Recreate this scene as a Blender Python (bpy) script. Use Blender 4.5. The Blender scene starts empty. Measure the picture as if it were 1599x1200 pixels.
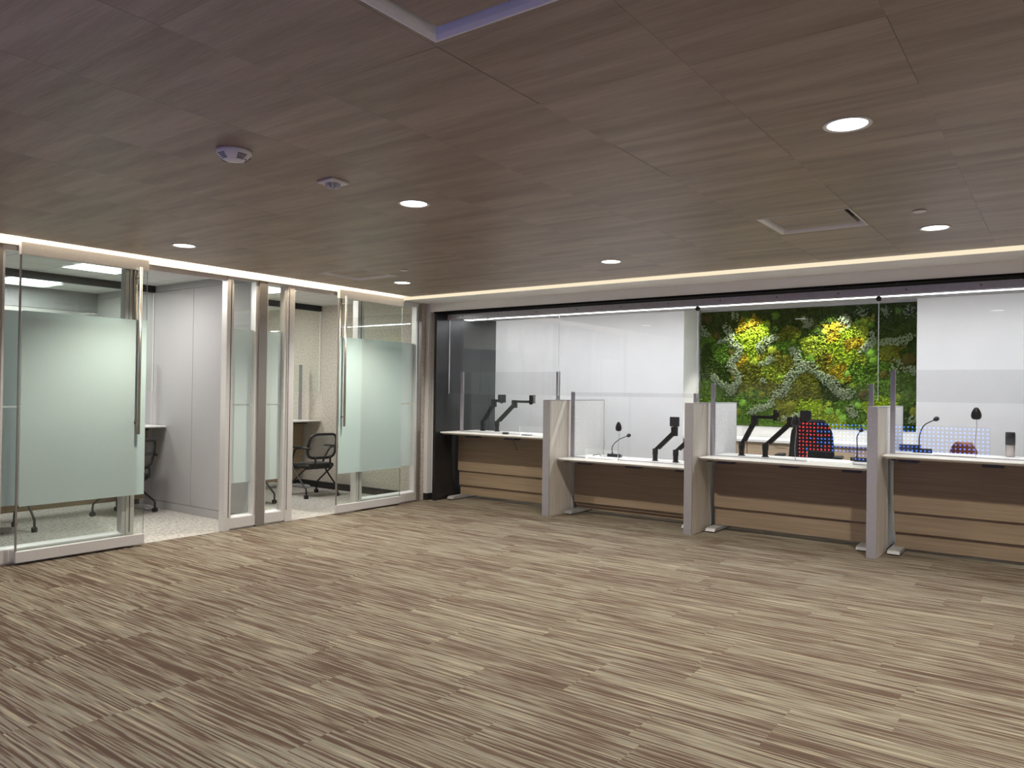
import bpy, bmesh, math, random
from mathutils import Vector, Matrix, noise

scene = bpy.context.scene
COL = scene.collection
PI = math.pi

# ------------------------------------------------------------------ camera
EYE = Vector((0.0, 0.0, 1.55))
CAM_R = Vector((0.80742952, 0.58980335, 0.01376874))
CAM_U = Vector((-0.00585683, -0.0153236, 0.99986543))
CAM_F = Vector((-0.58993497, 0.80740151, 0.00891835))
cam_data = bpy.data.cameras.new('camera')
cam = bpy.data.objects.new('camera', cam_data)
COL.objects.link(cam)
m = Matrix((CAM_R, CAM_U, -CAM_F)).transposed().to_4x4()
m.translation = EYE
cam.matrix_world = m
cam_data.sensor_fit = 'HORIZONTAL'
cam_data.sensor_width = 36.0
cam_data.lens = 26.805
cam_data.clip_start = 0.05
scene.camera = cam

# ------------------------------------------------------------------ world, exposure, render look
world = bpy.data.worlds.new('world')
scene.world = world
world.use_nodes = True
world.node_tree.nodes['Background'].inputs[0].default_value = (0.9, 0.9, 1.0, 1)
world.node_tree.nodes['Background'].inputs[1].default_value = 0.03
vs = scene.view_settings
vs.view_transform = 'Standard'
vs.look = 'None'
vs.gamma = 1.0
vs.use_curve_mapping = False
vs.exposure = 0.0
cy = scene.cycles
cy.use_denoising = True
cy.max_bounces = 10
cy.diffuse_bounces = 5
cy.glossy_bounces = 5
cy.transmission_bounces = 6
cy.transparent_max_bounces = 40
cy.caustics_reflective = False
cy.caustics_refractive = False
cy.sample_clamp_indirect = 6.0
cy.sample_clamp_direct = 0.0

# ------------------------------------------------------------------ lights of the place
def area_light(name, loc, sx, sy, power, color=(1, 1, 1), rot=(0, 0, 0), spread=PI):
    d = bpy.data.lights.new(name, 'AREA')
    d.shape = 'RECTANGLE'
    d.size, d.size_y = sx, sy
    d.energy = power
    d.color = color
    d.spread = spread
    o = bpy.data.objects.new(name, d)
    COL.objects.link(o)
    o.location = loc
    o.rotation_euler = rot
    return o

def spot_light(name, loc, power, angle, blend=0.6, color=(1, 1, 1), rot=(0, 0, 0), radius=0.05):
    d = bpy.data.lights.new(name, 'SPOT')
    d.energy = power
    d.spot_size = math.radians(angle)
    d.spot_blend = blend
    d.color = color
    d.shadow_soft_size = radius
    o = bpy.data.objects.new(name, d)
    COL.objects.link(o)
    o.location = loc
    o.rotation_euler = rot
    return o

CEIL = 2.79
DOWNLIGHTS = [(-0.825, 3.70), (-3.535, 3.70), (-6.30, 3.70), (-6.265, 6.385), (-3.515, 6.375), (-0.80, 6.33)]
DOWNLIGHTS_BEHIND = [(1.9, 3.70), (1.9, 6.35), (-0.82, 1.0), (-3.53, 1.0), (-6.3, 1.0), (1.9, 1.0),
                     (-0.82, -1.7), (-3.53, -1.7), (-6.3, -1.7)]
for p in DOWNLIGHTS + DOWNLIGHTS_BEHIND:
    down_w = 205 if p[1] > 3 else (84 if p[1] > 0 else 45)
    spot_light('downlight_lamp', (p[0], p[1], CEIL - 0.03), down_w, 132, 0.7, (1.0, 0.93, 0.815), radius=0.04)
# warm cove strip above the glass partition, inside the ceiling gap
area_light('cove_lamp', (-7.205, 4.9, 2.93), 0.06, 5.0, 44, (1.0, 0.84, 0.62))
# linear strip behind the counter header
area_light('counter_strip_lamp', (-3.265, 8.904, 2.603), 7.3, 0.03, 118, (0.93, 0.96, 1.0))
# staff side ceiling panels
for x in (-7.2, -4.9, -2.6, -0.3, 1.6):
    area_light('staff_panel_lamp', (x, 9.62, 2.85), 2.2, 0.45, 14, (0.97, 0.98, 1.0))
# spots above the moss
for x in (-3.72, -2.58):
    spot_light('moss_spot_lamp', (x, 10.70, 2.82), 120, 84, 0.45, (1.0, 0.96, 0.86), rot=(math.radians(10), 0, 0), radius=0.03)
# meeting room panels
ROOM_PANELS = [(-8.55, 4.07), (-10.25, 4.07), (-8.45, 6.115), (-10.2, 6.115)]
for x, y in ROOM_PANELS:
    area_light('room_panel_lamp', (x, y, 2.80), 0.58, 0.58, 38, (1.0, 0.98, 0.96))

# ------------------------------------------------------------------ node helpers
def new_mat(name):
    mt = bpy.data.materials.new(name)
    mt.use_nodes = True
    nt = mt.node_tree
    for n in list(nt.nodes):
        nt.nodes.remove(n)
    out = nt.nodes.new('ShaderNodeOutputMaterial')
    return mt, nt, out

class G:
    def __init__(self, nt):
        self.nt = nt
    def n(self, typ, **kw):
        nd = self.nt.nodes.new(typ)
        for k, v in kw.items():
            setattr(nd, k, v)
        return nd
    def put(self, sock, v):
        if isinstance(v, bpy.types.NodeSocket):
            self.nt.links.new(v, sock)
        elif v is not None:
            sock.default_value = v
    def math(self, op, a, b=None, c=None, clamp=False):
        nd = self.n('ShaderNodeMath', operation=op, use_clamp=clamp)
        self.put(nd.inputs[0], a)
        if b is not None:
            self.put(nd.inputs[1], b)
        if c is not None:
            self.put(nd.inputs[2], c)
        return nd.outputs[0]
    def mix(self, fac, a, b, blend='MIX'):
        nd = self.n('ShaderNodeMix', data_type='RGBA', blend_type=blend)
        self.put(nd.inputs[0], fac)
        self.put(nd.inputs[6], a)
        self.put(nd.inputs[7], b)
        return nd.outputs[2]
    def ramp(self, fac, stops, interp='LINEAR'):
        nd = self.n('ShaderNodeValToRGB')
        cr = nd.color_ramp
        cr.interpolation = interp
        while len(cr.elements) < len(stops):
            cr.elements.new(0.5)
        for e, (p, c) in zip(cr.elements, stops):
            e.position = p
            e.color = c if len(c) == 4 else (*c, 1)
        self.put(nd.inputs[0], fac)
        return nd.outputs[0]
    def noise(self, vec, scale=5, detail=2, rough=0.5, dim='3D'):
        nd = self.n('ShaderNodeTexNoise', noise_dimensions=dim)
        self.put(nd.inputs['Vector'], vec)
        nd.inputs['Scale'].default_value = scale
        nd.inputs['Detail'].default_value = detail
        nd.inputs['Roughness'].default_value = rough
        return nd.outputs['Fac']
    def white(self, vec):
        nd = self.n('ShaderNodeTexWhiteNoise', noise_dimensions='3D')
        self.put(nd.inputs['Vector'], vec)
        return nd.outputs['Value']
    def comb(self, x=0.0, y=0.0, z=0.0):
        nd = self.n('ShaderNodeCombineXYZ')
        for i, v in enumerate((x, y, z)):
            self.put(nd.inputs[i], v)
        return nd.outputs[0]
    def obj(self):
        tc = self.n('ShaderNodeTexCoord')
        sp = self.n('ShaderNodeSeparateXYZ')
        self.nt.links.new(tc.outputs['Object'], sp.inputs[0])
        return tc.outputs['Object'], sp.outputs[0], sp.outputs[1], sp.outputs[2]
    def bump(self, height, strength=0.3, dist=0.01):
        nd = self.n('ShaderNodeBump')
        nd.inputs['Strength'].default_value = strength
        nd.inputs['Distance'].default_value = dist
        self.put(nd.inputs['Height'], height)
        return nd.outputs[0]
    def pbr(self, out, color, rough=0.5, metal=0.0, normal=None, spec=0.5, coat=0.0):
        b = self.n('ShaderNodeBsdfPrincipled')
        self.put(b.inputs['Base Color'], color if isinstance(color, bpy.types.NodeSocket) else (*color[:3], 1))
        self.put(b.inputs['Roughness'], rough)
        self.put(b.inputs['Metallic'], metal)
        b.inputs['Specular IOR Level'].default_value = spec
        b.inputs['Coat Weight'].default_value = coat
        if normal is not None:
            self.put(b.inputs['Normal'], normal)
        if out is not None:
            self.nt.links.new(b.outputs[0], out.inputs[0])
        return b

def simple(name, color, rough=0.5, metal=0.0, spec=0.5, var=0.06, scale=30.0, coat=0.0):
    mt, nt, out = new_mat(name)
    g = G(nt)
    v, x, y, z = g.obj()
    f = g.noise(v, scale, 3)
    lo = tuple(c * (1 - var) for c in color)
    hi = tuple(min(1, c * (1 + var)) for c in color)
    g.pbr(out, g.ramp(f, [(0.3, lo), (0.7, hi)]), rough, metal, None, spec, coat)
    return mt

def emissive(name, color, strength):
    mt, nt, out = new_mat(name)
    e = nt.nodes.new('ShaderNodeEmission')
    e.inputs[0].default_value = (*color, 1)
    e.inputs[1].default_value = strength
    nt.links.new(e.outputs[0], out.inputs[0])
    return mt

def glass_mat(name, tint=(0.96, 0.985, 0.97), ior=1.45, gain=1.0):
    mt, nt, out = new_mat(name)
    g = G(nt)
    t = g.n('ShaderNodeBsdfTransparent')
    t.inputs[0].default_value = (*tint, 1)
    gl = g.n('ShaderNodeBsdfGlossy')
    gl.inputs['Roughness'].default_value = 0.0
    gl.inputs['Color'].default_value = (0.95, 0.97, 0.97, 1)
    fr = g.n('ShaderNodeFresnel')
    fr.inputs[0].default_value = ior
    # ray enters from either side: feed the geometric normal facing the viewer
    geo = g.n('ShaderNodeNewGeometry')
    f = g.math('MULTIPLY', fr.outputs[0], gain, clamp=True)
    f = g.math('MULTIPLY', f, g.math('SUBTRACT', 1.0, geo.outputs['Backfacing']))
    mx = g.n('ShaderNodeMixShader')
    g.put(mx.inputs[0], f)
    nt.links.new(t.outputs[0], mx.inputs[1])
    nt.links.new(gl.outputs[0], mx.inputs[2])
    nt.links.new(mx.outputs[0], out.inputs[0])
    return mt

def frost_mat(name, color=(0.74, 0.84, 0.79), clear=0.04):
    mt, nt, out = new_mat(name)
    g = G(nt)
    v, x, y, z = g.obj()
    f = g.noise(v, 220, 2)
    c = g.ramp(f, [(0.3, tuple(k * 0.96 for k in color)), (0.7, color)])
    d = g.n('ShaderNodeBsdfDiffuse')
    g.put(d.inputs[0], c)
    tl = g.n('ShaderNodeBsdfTranslucent')
    g.put(tl.inputs[0], c)
    m1 = g.n('ShaderNodeMixShader')
    m1.inputs[0].default_value = 0.5
    nt.links.new(d.outputs[0], m1.inputs[1])
    nt.links.new(tl.outputs[0], m1.inputs[2])
    t = g.n('ShaderNodeBsdfTransparent')
    t.inputs[0].default_value = (*color, 1)
    m2 = g.n('ShaderNodeMixShader')
    m2.inputs[0].default_value = clear
    nt.links.new(m1.outputs[0], m2.inputs[1])
    nt.links.new(t.outputs[0], m2.inputs[2])
    nt.links.new(m2.outputs[0], out.inputs[0])
    return mt

# ------------------------------------------------------------------ materials
def mat_carpet():
    mt, nt, out = new_mat('striped_carpet_planks')
    g = G(nt)
    v, x, y, z = g.obj()
    row = g.math('FLOOR', g.math('DIVIDE', y, 0.26))
    off = g.math('MULTIPLY', g.white(g.comb(row, 3.0, 1.0)), 1.0)
    px = g.math('FLOOR', g.math('ADD', g.math('DIVIDE', x, 1.02), off))
    rnd = g.white(g.comb(px, row, 7.0))
    # yarn lines of about 1 cm that run along x
    wob = g.noise(g.comb(g.math('MULTIPLY', x, 9.0), g.math('MULTIPLY', y, 40.0), rnd), 1.0, 2)
    yy = g.math('ADD', y, g.math('MULTIPLY', wob, 0.004))
    line = g.math('FLOOR', g.math('DIVIDE', yy, 0.0085))
    lx = g.math('ADD', g.math('MULTIPLY', x, 1.7), g.math('MULTIPLY', g.white(g.comb(line, px, 2.0)), 40.0))
    a = g.noise(g.comb(lx, g.math('MULTIPLY', line, 0.37), g.math('MULTIPLY', rnd, 60.0)), 1.0, 2, 0.55)
    b = g.noise(g.comb(g.math('MULTIPLY', x, 2.0), g.math('MULTIPLY', yy, 62.0), g.math('MULTIPLY', rnd, 60.0)), 1.0, 3, 0.6)
    f = g.math('ADD', g.math('MULTIPLY', a, 0.62), g.math('MULTIPLY', b, 0.5))
    f = g.math('ADD', f, g.math('MULTIPLY', g.math('SUBTRACT', rnd, 0.5), 0.05))
    c = g.ramp(f, [(0.45, (0.088, 0.060, 0.046)), (0.537, (0.120, 0.086, 0.067)), (0.562, (0.185, 0.158, 0.122)),
                   (0.605, (0.225, 0.203, 0.156)), (0.65, (0.215, 0.208, 0.176)), (0.72, (0.35, 0.31, 0.225))])
    # fine weave dots
    sx = g.math('SINE', g.math('MULTIPLY', x, 900.0))
    sy = g.math('SINE', g.math('MULTIPLY', y, 1100.0))
    w = g.math('MULTIPLY', g.math('MULTIPLY', sx, sy), 0.85)
    w = g.math('ADD', w, g.math('SUBTRACT', g.noise(v, 260, 2), 0.5))
    c2 = g.mix(1.0, c, g.ramp(g.math('ADD', w, 0.5), [(0.0, (0.42, 0.41, 0.40)), (1.0, (1.58, 1.57, 1.54))]), 'MULTIPLY')
    h = g.math('ADD', w, g.math('MULTIPLY', f, 1.5))
    g.pbr(out, c2, 0.95, 0, g.bump(h, 0.25, 0.004), 0.1)
    return mt

def mat_light_carpet():
    mt, nt, out = new_mat('pale_grey_carpet')
    g = G(nt)
    v, x, y, z = g.obj()
    a = g.noise(g.comb(g.math('MULTIPLY', x, 14.0), g.math('MULTIPLY', y, 60.0), 0.0), 1.0, 4, 0.65)
    b = g.noise(v, 160, 2)
    f = g.math('ADD', g.math('MULTIPLY', a, 0.7), g.math('MULTIPLY', b, 0.3))
    c = g.ramp(f, [(0.36, (0.17, 0.155, 0.14)), (0.48, (0.42, 0.40, 0.365)), (0.64, (0.60, 0.57, 0.53))])
    g.pbr(out, c, 0.95, 0, g.bump(f, 0.3, 0.004), 0.1)
    return mt

def mat_ceiling_wood(name='wood_ceiling_panels', seams=True):
    mt, nt, out = new_mat(name)
    g = G(nt)
    geo = g.n('ShaderNodeNewGeometry')
    sp = g.n('ShaderNodeSeparateXYZ')
    nt.links.new(geo.outputs['Position'], sp.inputs[0])
    x, y = sp.outputs[0], sp.outputs[1]
    tx = g.math('DIVIDE', g.math('ADD', x, 1.17), 0.682)
    ty = g.math('DIVIDE', g.math('SUBTRACT', y, 3.37), 0.662)
    ix, iy = g.math('FLOOR', tx), g.math('FLOOR', ty)
    rnd = g.white(g.comb(ix, iy, 4.0))
    rz = g.math('MULTIPLY', rnd, 35.0)
    big = g.noise(g.comb(g.math('MULTIPLY', x, 0.75), g.math('MULTIPLY', y, 7.5), rz), 1.0, 3, 0.55)
    fine = g.noise(g.comb(g.math('MULTIPLY', x, 7.0), g.math('MULTIPLY', y, 150.0), rz), 1.0, 3, 0.6)
    f = g.math('ADD', g.math('MULTIPLY', big, 0.66), g.math('MULTIPLY', fine, 0.36))
    f = g.math('ADD', f, g.math('MULTIPLY', g.math('SUBTRACT', rnd, 0.5), 0.05))
    c = g.ramp(f, [(0.34, (0.225, 0.168, 0.130)), (0.5, (0.31, 0.242, 0.193)), (0.66, (0.395, 0.315, 0.255))])
    col = c
    if seams:
        fx = g.math('FRACT', tx)
        fy = g.math('FRACT', ty)
        dx = g.math('MULTIPLY', g.math('MINIMUM', fx, g.math('SUBTRACT', 1.0, fx)), 0.682)
        dy = g.math('MULTIPLY', g.math('MINIMUM', fy, g.math('SUBTRACT', 1.0, fy)), 0.662)
        # some panels sit tight against each other, some leave a wider shadow gap
        gx = g.math('MULTIPLY_ADD', g.white(g.comb(g.math('FLOOR', g.math('ADD', tx, 0.5)), iy, 9.0)), 0.0034, g.math('MULTIPLY_ADD', g.math('GREATER_THAN', x, -2.0), 0.0016, -0.0016))
        gy = g.math('MULTIPLY_ADD', g.white(g.comb(ix, g.math('FLOOR', g.math('ADD', ty, 0.5)), 5.0)), 0.0030, g.math('MULTIPLY_ADD', g.math('GREATER_THAN', x, -2.0), 0.0012, -0.0016))
        s = g.math('MAXIMUM', g.math('LESS_THAN', dx, gx), g.math('LESS_THAN', dy, gy))
        col = g.mix(g.math('MULTIPLY', s, 0.7), c, (0.02, 0.016, 0.013, 1))
    g.pbr(out, col, 0.42, 0, g.bump(fine, 0.06, 0.002), 0.35)
    return mt

def mat_laminate(name, lo, hi, axis='x'):
    mt, nt, out = new_mat(name)
    g = G(nt)
    v, x, y, z = g.obj()
    if axis == 'x':
        vec = g.comb(g.math('MULTIPLY', x, 1.2), g.math('MULTIPLY', y, 60), g.math('MULTIPLY', z, 55))
    elif axis == 'y':
        vec = g.comb(g.math('MULTIPLY', x, 55), g.math('MULTIPLY', y, 1.2), g.math('MULTIPLY', z, 55))
    else:
        vec = g.comb(g.math('MULTIPLY', x, 40), g.math('MULTIPLY', y, 40), g.math('MULTIPLY', z, 1.4))
    a = g.noise(vec, 1.0, 4, 0.65)
    c = g.ramp(a, [(0.3, lo), (0.7, hi)])
    g.pbr(out, c, 0.45, 0, g.bump(a, 0.05, 0.002), 0.35)
    return mt

def mat_fabric(name, lo, hi, scale=45):
    mt, nt, out = new_mat(name)
    g = G(nt)
    v, x, y, z = g.obj()
    a = g.noise(v, scale, 4, 0.7)
    b = g.noise(v, scale * 6, 2)
    f = g.math('ADD', g.math('MULTIPLY', a, 0.75), g.math('MULTIPLY', b, 0.25))
    g.pbr(out, g.ramp(f, [(0.38, lo), (0.62, hi)]), 0.9, 0, g.bump(f, 0.25, 0.004), 0.15)
    return mt

def mat_tile_ceiling():
    mt, nt, out = new_mat('acoustic_ceiling_tiles')
    g = G(nt)
    v, x, y, z = g.obj()
    fx = g.math('FRACT', g.math('DIVIDE', g.math('ADD', x, 8.85), 0.61))
    fy = g.math('FRACT', g.math('DIVIDE', g.math('SUBTRACT', y, 3.765), 0.61))
    ex = g.math('LESS_THAN', g.math('MINIMUM', fx, g.math('SUBTRACT', 1.0, fx)), 0.012)
    ey = g.math('LESS_THAN', g.math('MINIMUM', fy, g.math('SUBTRACT', 1.0, fy)), 0.012)
    e = g.math('MAXIMUM', ex, ey)
    f = g.noise(v, 140, 3)
    c = g.ramp(f, [(0.3, (0.60, 0.60, 0.58)), (0.6, (0.74, 0.74, 0.72))])
    g.pbr(out, g.mix(g.math('MULTIPLY', e, 0.6), c, (0.30, 0.30, 0.30, 1)), 0.9, 0, g.bump(f, 0.2, 0.003), 0.1)
    return mt

def mat_led(name):
    """grid of round diodes: a red field with blue marks, then plain blue"""
    mt, nt, out = new_mat(name)
    g = G(nt)
    v, x, y, z = g.obj()
    PITCH = 0.0755
    cx = g.math('DIVIDE', x, PITCH)
    cz = g.math('DIVIDE', z, PITCH * 1.03)
    ix, iz = g.math('FLOOR', cx), g.math('FLOOR', cz)
    fx = g.math('SUBTRACT', g.math('FRACT', cx), 0.5)
    fz = g.math('SUBTRACT', g.math('FRACT', cz), 0.5)
    r = g.math('SQRT', g.math('ADD', g.math('MULTIPLY', fx, fx), g.math('MULTIPLY', fz, fz)))
    dot = g.math('LESS_THAN', r, 0.25)
    rnd = g.white(g.comb(ix, iz, 2.0))
    # a red field with stray blue cells, blue bars further on, then plain blue
    even = g.math('MAXIMUM', g.math('MAXIMUM', g.math('COMPARE', iz, 10.0, 0.2), g.math('COMPARE', iz, 8.0, 0.2)),
                  g.math('MAXIMUM', g.math('COMPARE', iz, 6.0, 0.2), g.math('COMPARE', iz, 5.0, 0.2)))
    mid = g.math('MULTIPLY', g.math('GREATER_THAN', ix, 4.5), even)
    blue = g.math('MAXIMUM', g.math('GREATER_THAN', ix, 8.5), g.math('MAXIMUM', mid, g.math('GREATER_THAN', rnd, 0.93)))
    col = g.mix(blue, (1.0, 0.05, 0.06, 1), (0.07, 0.22, 1.0, 1))
    e = g.n('ShaderNodeEmission')
    g.put(e.inputs[0], col)
    g.put(e.inputs[1], g.math('MULTIPLY', dot, LED_STRENGTH))
    b = g.pbr(None, (0.015, 0.015, 0.018), 0.4)
    ad = g.n('ShaderNodeAddShader')
    nt.links.new(e.outputs[0], ad.inputs[0])
    nt.links.new(b.outputs[0], ad.inputs[1])
    nt.links.new(ad.outputs[0], out.inputs[0])
    return mt

LED_STRENGTH = 14.0
M = {}
M['carpet'] = mat_carpet()
M['light_carpet'] = mat_light_carpet()
M['wood_ceiling'] = mat_ceiling_wood()
M['wood_panel'] = mat_ceiling_wood('wood_diffuser_panel', False)
M['tiles'] = mat_tile_ceiling()
M['white_wall'] = simple('white_painted_wall', (0.74, 0.74, 0.735), 0.7, var=0.02, scale=4)
M['grey_soffit'] = simple('soft_grey_paint', (0.86, 0.85, 0.84), 0.7, var=0.02, scale=4)
M['black_clad'] = simple('black_cladding', (0.016, 0.016, 0.017), 0.38, var=0.25, scale=3)
M['dark_grey'] = simple('dark_grey_header', (0.10, 0.10, 0.105), 0.5, var=0.08, scale=5)
M['channel'] = simple('anodised_channel', (0.56, 0.55, 0.62), 0.4, 0.3, var=0.06)
M['black_matte'] = simple('black_matte_reveal', (0.006, 0.006, 0.006), 0.85, var=0.2, spec=0.1)
M['rear_soffit'] = simple('grey_rear_soffit', (0.33, 0.32, 0.32), 0.6, var=0.05)
M['alu'] = simple('satin_aluminium', (0.69, 0.68, 0.67), 0.4, 0.35, var=0.04, scale=60)
M['alu_dark'] = simple('brushed_bronze_aluminium', (0.30, 0.28, 0.265), 0.36, 0.6, var=0.05, scale=60)
M['alu_post'] = simple('lilac_grey_aluminium', (0.42, 0.41, 0.46), 0.4, 0.4, var=0.04)
M['steel'] = simple('brushed_steel', (0.50, 0.46, 0.43), 0.33, 1.0, var=0.05, scale=80)
M['chrome'] = simple('chromed_metal', (0.75, 0.75, 0.75), 0.15, 1.0, var=0.03)
M['gasket'] = simple('black_gasket', (0.02, 0.02, 0.022), 0.6)
M['base_black'] = simple('black_rubber_base', (0.018, 0.018, 0.018), 0.6)
M['grey_panel'] = simple('grey_wall_panel', (0.40, 0.385, 0.38), 0.55, var=0.04, scale=90)
M['grey_panel_dark'] = simple('grey_wall_band', (0.26, 0.26, 0.265), 0.6, var=0.05, scale=60)
M['groove'] = simple('panel_groove', (0.03, 0.03, 0.032), 0.8)
M['fabric_wall'] = mat_fabric('tan_woven_wall', (0.40, 0.36, 0.31), (0.66, 0.61, 0.54), 40)
M['glass'] = glass_mat('clear_glass', gain=1.8)
M['glass_clear'] = glass_mat('clear_counter_glass', (0.945, 0.945, 0.95), gain=1.8)
M['glass_edge'] = simple('polished_glass_edge', (0.80, 0.81, 0.79), 0.25, var=0.05)
M['frost'] = frost_mat('frosted_film', (0.76, 0.83, 0.82))
M['frost_door'] = frost_mat('frosted_door_film', (0.70, 0.81, 0.79))
M['white_top'] = simple('white_worktop', (0.80, 0.79, 0.76), 0.35, var=0.02, scale=20)
M['modesty'] = mat_laminate('light_oak_laminate', (0.245, 0.182, 0.118), (0.345, 0.265, 0.182), 'x')
M['modesty_y'] = mat_laminate('light_oak_laminate_room', (0.25, 0.185, 0.11), (0.36, 0.275, 0.175), 'y')
M['divider'] = mat_laminate('pale_ash_laminate', (0.50, 0.455, 0.40), (0.66, 0.62, 0.56), 'z')
M['divider_back'] = mat_fabric('pale_grey_screen_fabric', (0.55, 0.55, 0.54), (0.72, 0.72, 0.71), 60)
M['divider_trim'] = simple('grey_divider_trim', (0.36, 0.35, 0.37), 0.45, 0.3, var=0.04)
M['foot'] = simple('grey_powder_coat', (0.42, 0.42, 0.43), 0.45, 0.3, var=0.04)
M['black_plastic'] = simple('black_plastic', (0.018, 0.018, 0.019), 0.38, var=0.15)
M['black_arm'] = simple('black_powder_coat', (0.012, 0.011, 0.012), 0.6, var=0.15, spec=0.15)
M['navy_plastic'] = simple('navy_bracket', (0.045, 0.045, 0.075), 0.5)
M['grey_seat'] = mat_fabric('charcoal_seat_fabric', (0.045, 0.045, 0.043), (0.085, 0.085, 0.08), 90)
M['black_fabric'] = mat_fabric('black_chair_fabric', (0.012, 0.012, 0.013), (0.03, 0.03, 0.031), 90)
M['tan_leather'] = simple('tan_leather', (0.33, 0.13, 0.075), 0.35, var=0.12, scale=20)
M['lens'] = emissive('downlight_lens', (1.0, 0.97, 0.93), 6.0)
M['room_lens'] = emissive('room_panel_lens', (0.98, 1.0, 1.0), 4.0)
M['cove_fascia_glow'] = emissive('warm_cove_fascia_glow', (1.0, 0.86, 0.62), 0.98)  # cove strip lens, and the painted glow of the counter fascia
M['white_strip'] = emissive('linear_white_lens', (0.96, 0.97, 1.0), 5.0)
M['white_plastic'] = simple('white_plastic', (0.74, 0.73, 0.75), 0.4, var=0.02)
M['grey_plastic'] = simple('grey_plastic', (0.30, 0.30, 0.32), 0.4)
M['paper'] = simple('white_paper', (0.82, 0.82, 0.80), 0.7, var=0.02)
M['led'] = mat_led('led_diode_grid')
M['credenza'] = mat_laminate('pale_oak_doors', (0.42, 0.31, 0.20), (0.55, 0.43, 0.30), 'x')

def mat_mesh():
    mt, nt, out = new_mat('grey_chair_mesh')
    g = G(nt)
    v, x, y, z = g.obj()
    s = g.math('MULTIPLY', g.math('SINE', g.math('MULTIPLY', x, 1600.0)), g.math('SINE', g.math('MULTIPLY', z, 1600.0)))
    d = g.n('ShaderNodeBsdfDiffuse')
    g.put(d.inputs[0], g.ramp(g.math('MULTIPLY_ADD', s, 0.5, 0.5), [(0.0, (0.13, 0.13, 0.125)), (1.0, (0.25, 0.25, 0.24))]))
    t = g.n('ShaderNodeBsdfTransparent')
    mx = g.n('ShaderNodeMixShader')
    mx.inputs[0].default_value = 0.40
    nt.links.new(d.outputs[0], mx.inputs[1])
    nt.links.new(t.outputs[0], mx.inputs[2])
    nt.links.new(mx.outputs[0], out.inputs[0])
    return mt
M['mesh_fabric'] = mat_mesh()

def mat_moss(name):
    mt, nt, out = new_mat(name)
    g = G(nt)
    at = g.n('ShaderNodeVertexColor', layer_name='tone')
    v, x, y, z = g.obj()
    f = g.noise(v, 55, 4, 0.7)
    k = g.ramp(f, [(0.34, (0.45, 0.45, 0.42)), (0.5, (0.95, 0.95, 0.95)), (0.68, (1.5, 1.5, 1.35))])
    g.pbr(out, g.mix(1.0, at.outputs[0], k, 'MULTIPLY'), 0.95, 0, g.bump(f, 0.9, 0.02), 0.1)
    return mt
M['moss'] = mat_moss('preserved_moss')
def moss_tone(name, c):
    mt, nt, out = new_mat(name)
    g = G(nt)
    v, x, y, z = g.obj()
    f = g.noise(v, 90, 3, 0.7)
    g.pbr(out, g.ramp(f, [(0.34, tuple(k * 0.55 for k in c)), (0.5, c), (0.68, tuple(k * 1.35 for k in c))]), 0.95, 0, g.bump(f, 0.8, 0.012), 0.1)
    return mt
TONE = {'d': (0.036, 0.068, 0.009), 'g': (0.082, 0.165, 0.016), 'b': (0.23, 0.34, 0.018), 'l': (0.16, 0.33, 0.040),
        'y': (0.215, 0.285, 0.024), 'a': (0.25, 0.20, 0.012), 'o': (0.120, 0.135, 0.013), 'n': (0.060, 0.052, 0.010)}
for k, c in TONE.items():
    M['moss_' + k] = moss_tone('moss_tone_' + {'d': 'dark', 'g': 'green', 'b': 'bright', 'l': 'lime', 'y': 'yellow', 'a': 'amber', 'o': 'olive', 'n': 'brown'}[k], c)
M['lichen'] = moss_tone('grey_lichen', (0.20, 0.25, 0.145))

# ------------------------------------------------------------------ mesh helpers
def bx(bm, lo, hi, bev=0.0, mi=0, seg=2):
    """axis aligned box between two corners, optionally with rounded edges"""
    x0, y0, z0 = (min(a, b) for a, b in zip(lo, hi))
    x1, y1, z1 = (max(a, b) for a, b in zip(lo, hi))
    v = [bm.verts.new(p) for p in ((x0, y0, z0), (x1, y0, z0), (x1, y1, z0), (x0, y1, z0),
                                   (x0, y0, z1), (x1, y0, z1), (x1, y1, z1), (x0, y1, z1))]
    fs = []
    for q in ((3, 2, 1, 0), (4, 5, 6, 7), (0, 1, 5, 4), (1, 2, 6, 5), (2, 3, 7, 6), (3, 0, 4, 7)):
        f = bm.faces.new([v[i] for i in q])
        f.material_index = mi
        fs.append(f)
    if bev > 0:
        es = list({e for f in fs for e in f.edges})
        bmesh.ops.bevel(bm, geom=es, offset=bev, segments=seg, profile=0.5, affect='EDGES', material=-1)
    return fs

def prism(bm, pts, axis, a, b, mi=0):
    """extrude a 2-D outline along an axis ('x','y','z') from a to b"""
    def P(p, t):
        return {'x': (t, p[0], p[1]), 'y': (p[0], t, p[1]), 'z': (p[0], p[1], t)}[axis]
    lo = [bm.verts.new(P(p, a)) for p in pts]
    hi = [bm.verts.new(P(p, b)) for p in pts]
    n = len(pts)
    fs = [bm.faces.new(lo[::-1]), bm.faces.new(hi)]
    for i in range(n):
        fs.append(bm.faces.new((lo[i], lo[(i + 1) % n], hi[(i + 1) % n], hi[i])))
    for f in fs:
        f.material_index = mi
    return fs

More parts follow.
